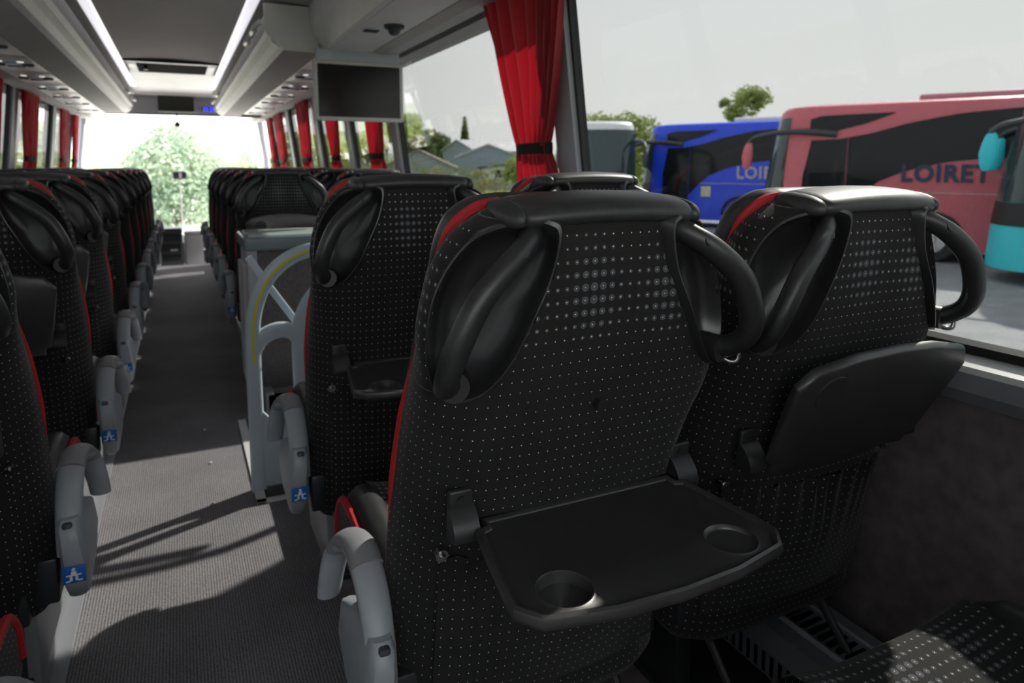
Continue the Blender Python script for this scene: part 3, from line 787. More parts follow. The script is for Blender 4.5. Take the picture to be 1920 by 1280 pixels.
def footrest_bm():
    bm = NB()
    for x in (-.15, .15): tube(bm, [(x, .12, .30), (x, .02, .20), (x, -.03, .17)], .009, 8)
    box(bm, -.17, .17, -.065, .005, .155, .175, .008, 3)
    for k in range(5): box(bm, -.15, .15, -.06 + k * .013, -.055 + k * .013, .175, .179)
    return bm

RX = lambda ang: Matrix.Translation((0, .15, .408)) @ Matrix.Rotation(ang, 4, 'X') @ Matrix.Translation((0, -.15, -.40))
PROTO = {}
def build_protos():
    def P(key, bm, mat, smooth=True):
        fixn(bm); me = bpy.data.meshes.new(key); bm.to_mesh(me); bm.free()
        for x in (mat if isinstance(mat, (list, tuple)) else [mat]): me.materials.append(x)
        if smooth:
            me.polygons.foreach_set('use_smooth', [True] * len(me.polygons)); me.set_sharp_from_angle(angle=math.radians(40))
        PROTO[key] = me
    P('backrest', seat_backrest_bm(), M['fabric'])
    P('leather_front', seat_leather_bm(), M['leather'])
    P('red_pipingL', seat_piping_bm(-1), M['red']); P('red_pipingR', seat_piping_bm(1), M['red'])
    P('headrest_pad', seat_pad_bm(), M['leather'])
    for s, k in ((-1, 'L'), (1, 'R')):
        P('handle_cup' + k, cup_bm(s), M['gloss']); P('grab_handle' + k, handle_bm(s), M['plastic'])
        bm = NB(); d = Vector((s * .12, -.85, .45)).normalized(); p = Vector((s * .143, -.013, 1.109)) + d * .0155
        cyl(bm, p + d * -.006, p + d * .0012, .0095, .009, 20); P('screw_cap' + k, bm, M['plastic'])
        P('bolster' + k, bolster_bm(s), M['leather']); P('cushion_side' + k, cush_side_bm(s), M['fabric'])
        P('hinge_bracket' + k, bracket_bm(s), M['plastic'])
    bm = NB(); cyl(bm, (.0, .004, .885), (.0, -.012, .885), .0085, .0075, 16); cyl(bm, (0, -.012, .885), (0, -.0135, .885), .004, .004, 6); P('button_stud', bm, M['gloss'])
    bm = NB(); tube(bm, catmull([(.228, .018, .922), (.238, .004, .914), (.247, -.004, .917), (.250, -.004, .930)], 5), .0045, 10); P('coat_hook', bm, M['chrome'])
    P('tray', tray_bm(), M['tray'])
    P('pocket', pocket_bm(), M['fabric'])
    for s, k in ((-1, 'L'), (1, 'R')):
        bm = NB(); cyl(bm, (s * .205, .064, .655), (s * .205, .052, .655), .008, .0095, 16); cyl(bm, (s * .205, .052, .655), (s * .205, .046, .655), .0055, .004, 12); P('pocket_stud' + k, bm, M['chrome'])
    P('cushion', cushion_bm(), M['fabric']); P('cushion_pipingL', cush_piping_bm(-1), M['red']); P('cushion_pipingR', cush_piping_bm(1), M['red'])
    P('frame', base_bm(), M['steel']); P('side_bracket', side_bracket_bm(), M['steel'])
    P('armrest_housing', arm_housing_bm(), M['armgrey']); P('armrest', arm_bar_bm(), M['armgrey']); P('armrest_cap', arm_cap_bm(), M['armcap'])
    P('sticker', sticker_bm(), [M['blue'], M['white']])
    bm = NB(); box(bm, .012, .030, .048, .085, .448, .512, .005, 2); P('latch', bm, M['darkcap'])
    P('belt', belt_bm(), M['net'])
    bm = NB(); box(bm, -.238, -.214, .165, .192, .497, .514, .004, 2); P('belt_button', bm, M['redbelt'])
    P('footrest', footrest_bm(), M['gloss'])
build_protos()
def part(name, key, parent, mat=None):
    o = bpy.data.objects.new(name, PROTO[key]); COL.objects.link(o); o.parent = parent
    if mat is not None: o.matrix_local = mat
    return o
def make_seat(x, y, side, aisle, label, recline=0.0, tray='up', full=True, group='coach seats', tilt=7):
    """side: +1 right of the aisle, -1 left"""
    root = empty('passenger_chair', (x, y, 0), label=label, cat='seat', group=group)
    K = RX(math.radians(recline)); I = Matrix.Identity(4)
    bk = part('backrest', 'backrest', root, K)
    part('front_panel', 'leather_front', root, K); part('headrest_pad', 'headrest_pad', root, K)
    for k in 'LR': part('piping', 'red_piping' + k, root, K)
    for k in 'LR':
        c = part('handle_cup', 'handle_cup' + k, root, K); h = part('grab_handle', 'grab_handle' + k, root, K); part('screw_cap', 'screw_cap' + k, h)
    part('cushion', 'cushion', root); part('frame', 'frame', root)
    for k in 'LR': part('cushion_bolster', 'bolster' + k, root); part('cushion_side', 'cushion_side' + k, root); part('cushion_piping', 'cushion_piping' + k, root)
    if full:
        part('button_stud', 'button_stud', root, K)
        if side > 0: part('coat_hook', 'coat_hook', root, K)
        pk = part('net_pocket', 'pocket', root, K)
        for k in 'LR': part('pocket_stud', 'pocket_stud' + k, pk)
    # tray and its brackets
    hy, hz_ = .036, .735
    for s, k in ((-1, 'L'), (1, 'R')):
        part('hinge_bracket', 'hinge_bracket' + k, root, K @ Matrix.Translation((s * .188, hy, hz_)))
    if tray == 'down':
        T = K @ Matrix.Translation((0, hy - .012, hz_ - .018)) @ Matrix.Rotation(math.radians(-recline), 4, 'X') @ Matrix(((1, 0, 0, 0), (0, -1, 0, 0), (0, 0, -1, 0), (0, 0, 0, 1)))
        T = T @ Matrix.Rotation(math.radians(2), 4, 'X') @ Matrix(((1, 0, 0, 0), (0, 1, 0, 0), (0, 0, -1, 0), (0, 0, 0, 1)))
    else:
        T = K @ Matrix.Translation((0, hy - .030, hz_ - (.045 if tilt < 10 else .03))) @ Matrix.Rotation(math.radians(90 + tilt), 4, 'X') @ Matrix(((1, 0, 0, 0), (0, 1, 0, 0), (0, 0, -1, 0), (0, 0, 0, 1)))
    part('tray_table', 'tray', root, T)
    if aisle:
        A = Matrix.Translation((-side * .262, 0, 0)) @ Matrix.Scale(-side, 4, (1, 0, 0))
        h = part('armrest_housing', 'armrest_housing', root, A)
        a = part('armrest', 'armrest', root, A)
        part('armrest_cap', 'armrest_cap', a)
        part('sticker', 'sticker', h); part('latch', 'latch', h)
        B = Matrix.Scale(side, 4, (1, 0, 0))
        part('side_bracket', 'side_bracket', root, B); part('belt', 'belt', root, B); part('belt_button', 'belt_button', root, B)
    if full and side > 0 and y < 2: part('footrest', 'footrest', root)
    return root
XA, XWN = .514, 1.032
make_seat(XA, .855, 1, True, 'nearest black dotted coach seat in the centre, with its tray table folded down', 7, 'down')
make_seat(XWN, .85, 1, False, 'black dotted coach seat by the right window, nearest one, with its tray folded up', 7, 'up', tilt=19)
make_seat(XA, 1.615, 1, True, 'black dotted aisle seat beyond the nearest one, tray folded down, behind the pale blue rail', 1, 'down')
make_seat(XWN, 1.63, 1, False, 'window seat directly beyond the nearest window seat, only its top showing', 0, 'up')
make_seat(.885, .05, 1, False, 'rear seat at the bottom right corner, only its dotted cushion showing', 4, 'up')
for i, y in enumerate(ROWR):
    make_seat(XA, y, 1, True, 'aisle seat of the right block beyond the grey cabinet, %s row' % nm[i], 0, 'up', i < 2, 'seats right of the aisle beyond the cabinet')
    make_seat(XWN, y, 1, False, 'window seat of the right block beyond the grey cabinet, %s row' % nm[i], 0, 'up', False, 'seats right of the aisle beyond the cabinet')
for i, y in enumerate(ROWL):
    make_seat(-XA, y, -1, True, 'aisle seat of the left block, %s row from the camera' % nm[i], (4, 7, 4)[i] if i < 3 else 2.5, 'up', i < 5, 'seats left of the aisle')
    if i: make_seat(-XWN, y, -1, False, 'window seat of the left block, %s row from the camera' % nm[i], 2, 'up', False, 'seats left of the aisle')

# seat pedestals visible at the aisle edge
def pedestal(x, y, label):
    bm = NB(); s = 1 if x > 0 else -1
    vs = box(bm, -.02, .02, .20, .50, .10, .36, .004)
    o = mesh('seat_pedestal', bm, M['framegrey'], loc=(x, y, 0)); tag(o, label, 'seat support', 'grey seat supports at the aisle')
    return o
pedestal(.33, .83, 'pale grey support plate under the nearest centre seat'); pedestal(.33, 1.6, 'pale grey support plate under the second right aisle seat')
for i in (0, 1, 2): pedestal(-.34, ROWL[i], 'pale grey support plate under the left aisle seat, %s row' % nm[i])

# ------------------------------------------------------------------ cabinet, rail, heater
o = empty('cabinet', (.76, 3.7, 0), label='grey carpeted cabinet with pale green top behind the first seat of the far right block', cat='cabinet')
bm = NB(); box(bm, -.47, .50, -.17, .18, .0, .80, .008); mesh('body', bm, M['cabpanel'], o)
bm = NB(); box(bm, -.50, .52, -.215, .21, .795, .86, .012, 3); mesh('top_edge', bm, M['teal_trim'], o)
bm = NB(); box(bm, -.475, .50, -.19, .185, .858, .866, .003); mesh('top_panel', bm, M['greenglass'], o)
bm = NB(); box(bm, -.487, -.47, -.17, .18, .02, .795, .004); box(bm, -.487, -.44, -.182, -.165, .02, .795, .004); mesh('corner_trim', bm, M['pillar'], o)
bm = NB(); box(bm, -.492, -.486, -.13, .14, .12, .72, .02); mesh('side_door', bm, M['trimgrey'], o)
bm = NB(); cyl(bm, (-.492, -.09, .42), (-.503, -.09, .42), .012); mesh('lock', bm, M['chrome'], o)

def wide_tube(bm, pts, half, th):   # flattened moulded bar in the xz plane
    tube(bm, pts, half, 14, flat=None)
o = empty('handrail', (.21, 2.62, 0), label='pale blue moulded handrail with yellow stripe guarding the stairwell', cat='handrail')
def rail_sweep(bm, pts, hw, hd):
    rings = []
    P = [Vector(p) for p in pts]
    for i, p in enumerate(P):
        t = (P[min(i + 1, len(P) - 1)] - P[max(i - 1, 0)]).normalized(); nrm = Vector((t.z, 0, -t.x))
        w_ = hw[i] if isinstance(hw, list) else hw
        rings.append([p + nrm * w_ * (abs(math.cos(a)) ** .7) * (1 if math.cos(a) > 0 else -1) + Vector((0, hd * (abs(math.sin(a)) ** .7) * (1 if math.sin(a) > 0 else -1), 0)) for a in [2 * PI * k / 16 for k in range(16)]])
    loft(bm, rings); fixn(bm)
outer = catmull([(0, 0, 0), (0, 0, .3), (0, 0, .56), (.012, 0, .68), (.055, 0, .785), (.125, 0, .855), (.215, 0, .89), (.35, 0, .90), (.60, 0, .90), (.72, 0, .86), (.76, 0, .75), (.76, 0, .0)], 6)
bm = NB(); rail_sweep(bm, outer, .027, .02); mesh('outer_rail', bm, M['rail'], o)
inner = catmull([(.17, 0, .10), (.17, 0, .35), (.17, 0, .56), (.19, 0, .66), (.245, 0, .735), (.32, 0, .765), (.45, 0, .77), (.60, 0, .77)], 6)
bm = NB(); rail_sweep(bm, inner, .034, .018); mesh('inner_rail', bm, M['rail'], o)
bm = NB(); rail_sweep(bm, catmull([(.0, 0, .53), (.03, 0, .575), (.085, 0, .60), (.14, 0, .59), (.17, 0, .55)], 5), .030, .017); mesh('web', bm, M['rail'], o)
bm = NB(); extrude_poly(bm, [(.0, .02), (.0, .33), (.025, .30), (.05, .27), (.17, .25), (.6, .25), (.6, .02)], lambda a, b, d: (a, d, b), -.014, .014); fixn(bm); mesh('lower_panel', bm, M['rail'], o, False)
bm = NB(); ys_ = [p + Vector((-.0, -.0205, 0)) for p in outer[10:60]]
rings = []
for i, p in enumerate(ys_):
    t = (ys_[min(i + 1, len(ys_) - 1)] - ys_[max(i - 1, 0)]).normalized(); nn = Vector((t.z, 0, -t.x))
    rings.append([p + nn * .0045, p + nn * .0045 + Vector((0, -.002, 0)), p - nn * .0045 + Vector((0, -.002, 0)), p - nn * .0045])
loft(bm, rings); fixn(bm); mesh('yellow_stripe', bm, M['yellow'], o, False)
bm = NB(); rail_sweep(bm, [(.02, .28, .84), (.08, .2, .74), (.17, .05, .60)], .018, .006); mesh('strut', bm, M['rail'], o)

o = empty('heater', (1.19, 1.2, .101), label='grey ribbed convector heater along the foot of the right wall', cat='heater')
bm = NB(); prof = [(-.10, 0), (-.115, .02), (-.115, .075), (-.085, .105), (.03, .118), (.075, .118), (.075, 0)]
extrude_poly(bm, prof, lambda a, b, d: (a, d, b), -2.2, 1.3); fixn(bm); mesh('casing', bm, principled('heater_grey', (.17, .18, .20), .5), o, False)
bm = NB()
for k in range(150):
    y = -2.1 + k * .0223
    box(bm, -.03, .025, y, y + .010, .112, .119)
mesh('top_slots', bm, M['dark'], o, False)
bm = NB()
for k in range(150):
    y = -2.1 + k * .0223
    vs = box(bm, -.1165, -.108, y, y + .009, .025, .07)
mesh('front_slots', bm, M['dark'], o, False)
bm = NB()
for z, x in ((.113, -.045), (.1155, .04)): tube(bm, [(x, -2.2, z), (x, 1.3, z)], .006, 8)
mesh('ridges', bm, M['pillar'], o)

# crumbs on the aisle carpet
for i, (x, y) in enumerate(((.045, 3.35), (.055, 2.95), (.05, 2.58))):
    bm = NB(); bmesh.ops.create_icosphere(bm, subdivisions=1, radius=.006)
    for v in bm.verts: v.co *= R_.uniform(.7, 1.2)
    o = mesh('crumb', bm, M['white'], loc=(x, y, .004)); tag(o, 'tiny pale crumb on the aisle carpet, %s of three from the camera' % ['farthest', 'middle', 'nearest'][i], 'crumb', 'crumbs on the carpet')

# ------------------------------------------------------------------ curtains
def curtain(s, yp, ytop, ytie, label, ztop=1.90, red=M['curtain']):
    """yp edge at the pillar side; ytop far edge at top; ytie far edge where gathered"""
    root = empty('curtain', (s * 1.2, (yp + ytop) / 2, .86), label=label, cat='curtain', group='red window curtains')
    cx, cy = s * 1.2, (yp + ytop) / 2
    NY, NZ = 72, 40; rows = []
    for j in range(NZ + 1):
        t = j / NZ; z = lerp(.87, ztop, t)
        q = max(0, min(1, (z - 1.27) / (ztop - 1.27)))
        if z >= 1.27: e = q ** .75
        else: e = .42 * min(1, (1.27 - z) / .3) ** .8
        y_far = lerp(ytie, ytop, e); shift = (1 - e) * .35 * (ytop - ytie) * 0
        y0 = yp + (1 - e) * .36 * (ytop - yp)
        amp = .021 - .003 * e; row = []
        for i in range(NY + 1):
            u = i / NY
            ph = 2 * PI * (u * 8 + .45 * math.sin(u * 5) + .22 * math.sin(z * 3.2 + u * 7))
            x = xw(z) - .036 + amp * math.sin(ph) - .010 * (1 - e)
            row.append(Vector((s * x - cx, lerp(y0, y_far, u) + .008 * math.cos(ph) - cy, z - .86)))
        rows.append(row)
    bm = NB(); loft(bm, rows, closed=False, cap=False); fixn(bm); mesh('cloth', bm, red, root)
    # tie
    bm = NB(); zt = 1.262; ya, yb = yp + .35 * (ytop - yp), ytie; yc, hy = (ya + yb) / 2, abs(yb - ya) / 2 + .012
    rings = []
    for i in range(25):
        a = 2 * PI * i / 24; c, s_ = math.cos(a), math.sin(a)
        x = s * (xw(zt) - .042) + .032 * c; y = yc + hy * (abs(s_) ** .8) * (1 if s_ > 0 else -1)
        rings.append([Vector((x - cx, y - cy, zt - .86 - .021)), Vector((x + .003 * c - cx, y - cy, zt - .86)), Vector((x - cx, y - cy, zt - .86 + .021))])
    loft(bm, rings, closed=False, cap=False); mesh('tie_band', bm, M['net'], root)
    bm = NB(); cyl(bm, (s * (xw(1.87) - .03) - cx, yp - cy, 1.0), (s * (xw(1.87) - .03) - cx, ytop - cy, 1.0), .006, n=8); mesh('rail', bm, M['chrome'], root)
    return root
curtain(1, 2.00, 2.68, 2.47, 'large red curtain tied with a black band, between the near right windows')
curtain(1, 4.36, 4.86, 4.80, 'red curtain just right of below the hanging monitor')
curtain(1, 5.70, 6.30, 6.12, 'red curtain on the right, second beyond the large near one')
curtain(1, 7.0, 7.75, 7.72, 'red curtain on the right, left of the hanging monitor')
curtain(1, 8.85, 9.60, 9.55, 'red curtain on the right, last but one before the windscreen')
curtain(1, 9.95, 10.45, 10.4, 'narrow red curtain at the right edge of the windscreen')
curtain(-1, 7.18, 7.95, 7.92, 'red curtain on the left, the widest seen there')
curtain(-1, 9.35, 9.92, 9.9, 'red curtain on the left, second towards the windscreen')
curtain(-1, 10.45, 10.85, 10.8, 'narrow red curtain at the left edge of the windscreen')
curtain(-1, 5.75, 6.42, 6.38, 'red curtain at the far left edge of the picture')

# ------------------------------------------------------------------ front of the bus
o = empty('driver_console', (-.16, 9.75, -.24), label='dark driver console box at the end of the aisle', cat='console')
bm = NB(); box(bm, -.10, .16, -.16, .16, 0, .66, .02, 3); mesh('body', bm, M['darkcap'], o)
bm = NB()
for k in range(4): box(bm, -.08, .14, -.170, -.158, .12 + .13 * k, .20 + .13 * k, .006)
mesh('drawer_fronts', bm, M['rubber'], o)
bm = NB(); box(bm, .02, .10, -.173, -.168, .38, .40); mesh('label_plate', bm, M['sill'], o, False)
o = empty('engine_cover', (.12, 10.3, -.24), label='pale console top shining in the light before the windscreen', cat='console')
bm = NB(); box(bm, -.10, .12, -.5, .5, 0, .56, .03, 3); mesh('body', bm, M['sill'], o)
bm = NB(); box(bm, -.10, .10, -.5, .4, .56, .60, .01); mesh('top', bm, M['panel'], o)
o = empty('guide_seat', (.30, 9.9, -.24), label='small grey folding seat right of the front console', cat='seat')
bm = NB(); box(bm, -.10, .10, -.06, .10, .36, .60, .03, 3); mesh('backrest', bm, M['pillar'], o)
bm = NB(); box(bm, -.11, .11, -.04, .24, .28, .34, .02, 3); mesh('seat', bm, M['darkcap'], o)
bm = NB(); cyl(bm, (0, .1, 0), (0, .1, .3), .03); mesh('leg', bm, M['steel'], o)
o = empty('dashboard', (0, YF + .02, .1), label='dashboard shelf under the windscreen', cat='dashboard')
bm = NB(); box(bm, -1.2, 1.2, -.22, .12, -.02, .12, .03, 3); mesh('shelf', bm, M['panel'], o)
o = empty('ticket_machine', (.01, 11.2, .22), label='small dark box on a thin stalk in front of the windscreen', cat='ticket machine')
bm = NB(); cyl(bm, (0, 0, 0), (0, 0, .80), .010); mesh('stalk', bm, M['trimgrey'], o)
bm = NB(); box(bm, -.09, .10, -.04, .04, .78, .90, .025, 3); mesh('housing', bm, M['darkcap'], o)
bm = NB(); box(bm, -.01, .03, -.044, -.038, .80, .88); mesh('display', bm, M['sill'], o, False)
o = empty('steering_wheel', (-.66, 10.45, .35), rot=(math.radians(-25), 0, 0), label='steering wheel behind the left block of seats', cat='steering wheel')
bm = NB(); tube(bm, [(.22 * math.cos(2 * PI * k / 32), .22 * math.sin(2 * PI * k / 32), .12) for k in range(32)], .014, 8, closed=True); mesh('rim', bm, M['rubber'], o)
bm = NB()
for a in (0.5, 2.64, 4.71): cyl(bm, (0, 0, .1), (.21 * math.cos(a), .21 * math.sin(a), .12), .012)
cyl(bm, (0, 0, -.2), (0, 0, .11), .04); mesh('hub', bm, M['rubber'], o)

# ------------------------------------------------------------------ the yard outside
def polar(az, d, z=GROUND): a = math.radians(az); return Vector((d * math.sin(a), d * math.cos(a), z))
bm = NB(); box(bm, -300, 300, -200, 400, GROUND - .3, GROUND - .04); struct('floor', bm, M['grass'], label='grass around the yard')
bm = NB(); extrude_poly(bm, [(1.9, -30), (1.9, 11), (8, 40), (40, 46), (90, 20), (90, -30)], lambda a, b, d: (a, b, d), GROUND - .04, GROUND); struct('floor', bm, M['asphalt'], label='grey asphalt of the coach park')
bm = NB(); extrude_poly(bm, [(-14, 11.8), (3, 11.8), (9, 40), (12, 75), (-30, 75), (-30, 11.8)], lambda a, b, d: (a, b, d), GROUND - .04, GROUND + .01); struct('floor', bm, M['gravel'], label='gravel ahead of the windscreen with sun glare in its pale colour')
bm = NB(); extrude_poly(bm, [(-30, -30), (-30, 11.8), (1.9, 11.8), (1.9, -30)], lambda a, b, d: (a, b, d), GROUND - .04, GROUND - .005); struct('floor', bm, M['asphalt'], label='grey asphalt under and left of this bus')

def leaf_mat(name, c1, c2):
    m = noisy(principled(name, c1, .8), .9, c1, c2, detail=5); translucent(m, tuple(min(1, c * 1.6) for c in c2), .3); return m
L1 = leaf_mat('dark_leaves', (.045, .085, .022), (.12, .17, .045))
L2 = leaf_mat('fresh_leaves', (.17, .25, .06), (.36, .42, .14))
L3 = leaf_mat('hazy_front_leaves', (.13, .20, .14), (.30, .36, .26))  # leaf greens greyed to carry the haze seen through the windscreen
L4 = leaf_mat('autumn_leaves', (.22, .12, .04), (.18, .24, .06))
M['bark'] = noisy(principled('bark', (.1, .08, .06), .9), 8, (.07, .055, .04), (.14, .11, .08))
def crown(blobs, n, size, seed):
    rr = random.Random(seed); bm = NB()
    tot = sum(b[3] ** 2 for b in blobs)
    for (x, y, z, r, sz) in [(b[0], b[1], b[2], b[3], b[4] if len(b) > 4 else 1) for b in blobs]:
        for _ in range(int(n * r * r / tot)):
            v = Vector((rr.gauss(0, 1), rr.gauss(0, 1), rr.gauss(0, 1))).normalized()
            v *= r * (rr.random() ** .35) * (1 + .18 * noise.noise(v * 3 + Vector((seed, 0, 0))))
            p = Vector((x, y, z)) + Vector((v.x, v.y, v.z * sz))
            a = Vector((rr.gauss(0, 1), rr.gauss(0, 1), rr.gauss(0, 1))).normalized(); b = a.orthogonal().normalized(); k = size * rr.uniform(.5, 1.3)
            bm.faces.new([bm.verts.new(p + a * k), bm.verts.new(p + b * k * .6), bm.verts.new(p - a * k), bm.verts.new(p - b * k * .6)])
    return bm
def tree(az, d, h, r, label, mat, seed, n=1800, shape='round', name='tree', group=None, size=None):
    p = polar(az, d); o = empty(name, p, label=label, cat='tree', group=group); rr = random.Random(seed)
    if shape == 'cone':
        blobs = [(0, 0, h * (.2 + .78 * k / 21), r * (1.05 - .85 * k / 21), 1.3) for k in range(22)]
    else:
        blobs = [(0, 0, h - r * 1.0, r * .8)]
        for k in range(9):
            a = 2 * PI * k / 9 + rr.random(); q = rr.uniform(.45, .8)
            blobs.append((r * q * math.cos(a), r * q * math.sin(a), h - r * rr.uniform(.6, 1.7), r * rr.uniform(.3, .5)))
        blobs = [(b[0], b[1], min(b[2], h - b[3]), b[3]) for b in blobs]
    c = mesh('foliage', crown(blobs, n, size or r * .11, seed), mat, o, False)
    bm = NB(); cyl(bm, (0, 0, 0), (0, 0, h * .6), r * .07, r * .03, 8)
    for k in range(4):
        a = k * 1.6 + .3; cyl(bm, (0, 0, h * .35), (r * .5 * math.cos(a), r * .5 * math.sin(a), h * .7), r * .03, r * .012, 6)
    mesh('trunk', bm, M['bark'], o)
    return o
# big tree straight ahead
o = empty('tree', polar(-.2, 25), label='large haze-greyed leafy tree straight ahead through the windscreen', cat='tree')
bl = [(0, 0, 2.2, 1.35), (-.9, 0, 1.8, .85), (.95, 0, 1.7, .85), (-.2, .2, 3.0, .75), (.5, -.2, 2.7, .7), (-1.3, .1, 1.3, .6), (1.5, 0, 1.2, .55), (0, 0, 1.0, 1.2), (-.7, 0, .9, .9), (.8, 0, .8, .9), (-.9, .3, 2.5, .5), (1.0, .2, 2.3, .5)]
mesh('foliage', crown(bl, 9000, .085, 3), L3, o, False)
bm = NB(); cyl(bm, (0, 0, 0), (0, 0, 2.2), .12, .05, 10); mesh('trunk', bm, M['bark'], o)
specs = [  # az, dist, h, r, mat, label bit
 (15.4, 88, 9.4, 1.6, L2, 'bright yellow green tree just right of the hanging monitor'), (17.2, 96, 9.6, 1.9, L2, 'light green tree second right of the hanging monitor'),
 (18.8, 110, 8.4, 3.1, L1, 'darker green tree left of the grey shed'), (13.9, 80, 6.6, 2.0, L2, 'green tree seen below the hanging monitor'),
 (12.2, 84, 6.6, 2.2, L1, 'green tree between the curtains below the monitor'), (10.7, 52, 4.8, 1.7, L2, 'light green tree left of the monitor beyond the window'),
 (8.2, 48, 4.6, 1.6, L1, 'dark tree farthest left seen through the right windows'), (20.2, 128, 7.0, 2.4, L1, 'bushy tree behind the left end of the large shed'),
 (16.3, 93, 8.4, 2.0, L2, 'yellow green tree between the monitor and the grey shed'), (18.1, 101, 7.2, 2.3, L1, 'dark green tree just left of the pointed conifer'),
 (23.0, 122, 7.0, 3.0, L1, 'low wide tree behind the right end of the large shed'), (24.8, 126, 6.6, 3.0, L2, 'green tree behind the white office hut'),
 (44.0, 62, 9.2, 1.7, L2, 'sunlit tree rising above the blue coach'), (42.3, 62, 8.0, .5, L2, 'thin bushy treetop left of the one above the blue coach'),
 (25.9, 55, 3.2, 1.15, L2, 'small round green tree beside the large red curtain')]
for i, (az, d, h, r, mt, lb) in enumerate(specs): tree(az, d, h, r, lb, mt, 20 + i, 2600, group='trees beyond the coach park')
tree(21.7, 118, 10.4, 1.4, 'pointed dark conifer behind the shed roof', L1, 60, 5000, 'cone', size=.22)
for i, (az, d, h, r) in enumerate([(4.6, 55, 4.0, 1.3), (3.4, 60, 3.4, 1.3), (-5.0, 60, 2.9, 1.2)]):
    tree(az, d, h, r, ['small haze-greyed tree right of the large front tree', 'low bush touching the large front tree on its right', 'low bush at the left of the windscreen view'][i], L3, 80 + i, 600)
# hedge seen through the left windows
o = empty('hedge', polar(-11, 30), rz=0, label='long brown and green hedge outside the left windows', cat='hedge')
bm = crown([(-16 + 1.6 * k, -8 + 1.0 * k * .55, 1.0, 1.25, 1.1) for k in range(24)], 9000, .12, 5); mesh('foliage', bm, L4, o, False)
bm = NB()
for k in range(12): cyl(bm, (-15 + 3 * k, -8 + .55 * 3 * k / 1.6 - .2, -.02), (-15 + 3 * k, -8 + .55 * 3 * k / 1.6 - .2, 1.0), .08, .05, 6)
mesh('stems', bm, M['bark'], o)
# wooded ridge
bm = NB(); rows = []
for j in range(8):
    row = []
    for i in range(121):
        az = -35 + i * .8; d = 150 + j * 14
        hgt = (2.6 + 3.2 * math.sin(min(j, 7) / 7 * PI / 2)) * (1 + .25 * noise.noise(Vector((i * .13, j * .3, 2)))) + .5 * noise.noise(Vector((i * .9, j, 5)))
        if az > 27: hgt *= 1.0
        row.append(polar(az, d, GROUND + (hgt if j else -.5)))
    rows.append(row)
loft(bm, rows, closed=False, cap=False); fixn(bm); o = mesh('wooded_ridge', bm, M['hill']); tag(o, 'low wooded ridge along the horizon', 'hill')
bm = crown([(polar(31.6 + k * .8, 60, 0).x, polar(31.6 + k * .8, 60, 0).y, 4.3 + .25 * math.sin(k * 2), 1.25) for k in range(7)] + [(polar(31.6 + k * .8, 61, 0).x, polar(31.6 + k * .8, 61, 0).y, 1.8, 1.9, 1.3) for k in range(7)], 7000, .22, 9)
o = mesh('hedge', bm, L2, smooth=False); tag(o, 'green treetops showing above the white coach', 'hedge')

# sheds
def house(name, az, d, w_, dep, he, hr, rz, wall, roof, label, details=None):
    p = polar(az, d); o = empty(name, p, rz=math.radians(rz), label=label, cat='building')
    bm = NB(); box(bm, -w_ / 2, w_ / 2, 0, dep, 0, he); mesh('walls', bm, wall, o, False)
    bm = NB(); extrude_poly(bm, [(-w_ / 2, he), (w_ / 2, he), (0, hr - .05)], lambda a, b, dd: (a, dd, b), 0, dep); fixn(bm); mesh('gable', bm, wall, o, False)
    bm = NB()
    extrude_poly(bm, [(-w_ / 2 - .25, he - .12), (0, hr - .05), (w_ / 2 + .25, he - .12), (w_ / 2 + .25, he + .06), (0, hr + .12), (-w_ / 2 - .25, he + .06)], lambda a, b, dd: (a, dd, b), -.25, dep + .25); fixn(bm); mesh('roof', bm, roof, o, False)
    return o
def cladding(name, c1, c2, sc):
    m = principled(name, c1, .6); t = nd(m, 'ShaderNodeTexCoord'); wv = nd(m, 'ShaderNodeTexWave', bands_direction='X'); ln(m, t.outputs['Object'], wv.inputs['Vector']); wv.inputs['Scale'].default_value = sc
    r = nd(m, 'ShaderNodeValToRGB'); ln(m, wv.outputs['Fac'], r.inputs[0]); r.color_ramp.elements[0].color = (*c1, 1); r.color_ramp.elements[1].color = (*c2, 1); ln(m, r.outputs[0], bsdf(m).inputs['Base Color']); return m
CL1 = cladding('blue_grey_cladding', (.27, .33, .39), (.32, .38, .44), 1.2); CL2 = cladding('grey_cladding', (.25, .30, .33), (.31, .36, .38), 1.5)
RF = principled('grey_roof_sheet', (.36, .36, .39), .5); RF2 = principled('pale_roof_sheet', (.55, .58, .62), .5); TILE = noisy(principled('brown_roof', (.2, .17, .15), .8), 3, (.20, .17, .15), (.30, .27, .24))
h = house('shed', 21.1, 95, 5.2, 14, 4.2, 5.6, -60, CL1, RF, 'large blue grey shed with a pitched roof left of the red curtain')
h = house('shed', 23.6, 84, 7.6, 8, 3.2, 4.7, -24, CL1, RF2, 'lower blue grey shed with pale roof in front of the large one')
bm = NB(); box(bm, .0, .9, -.08, .0, 1.2, 2.2); mesh('window', bm, M['busglass'], h, False)
h = house('office', 24.6, 78, 4.4, 4, 2.0, 2.2, -20, M['sill'], principled('dark_green_trim', (.03, .08, .07), .5), 'small white office hut with dark trim before the sheds')
bm = NB(); box(bm, -.6, .4, -.06, .0, .9, 1.7); mesh('window', bm, M['busglass'], h, False)
bm = NB(); box(bm, 1.0, 1.7, -.06, .0, 0, 1.8); mesh('door', bm, RF2, h, False)
bm = NB(); box(bm, -2.2, -2.1, -.08, .0, 0, 2.0); box(bm, .75, .85, -.08, .0, 0, 2.0); box(bm, 2.1, 2.2, -.08, .0, 0, 2.0); mesh('dark_posts', bm, M['rubber'], h, False)
house('shed', 17.9, 70, 7.4, 10, 1.9, 3.7, -22, CL2, TILE, 'grey green shed with brown roof right below the hanging monitor')
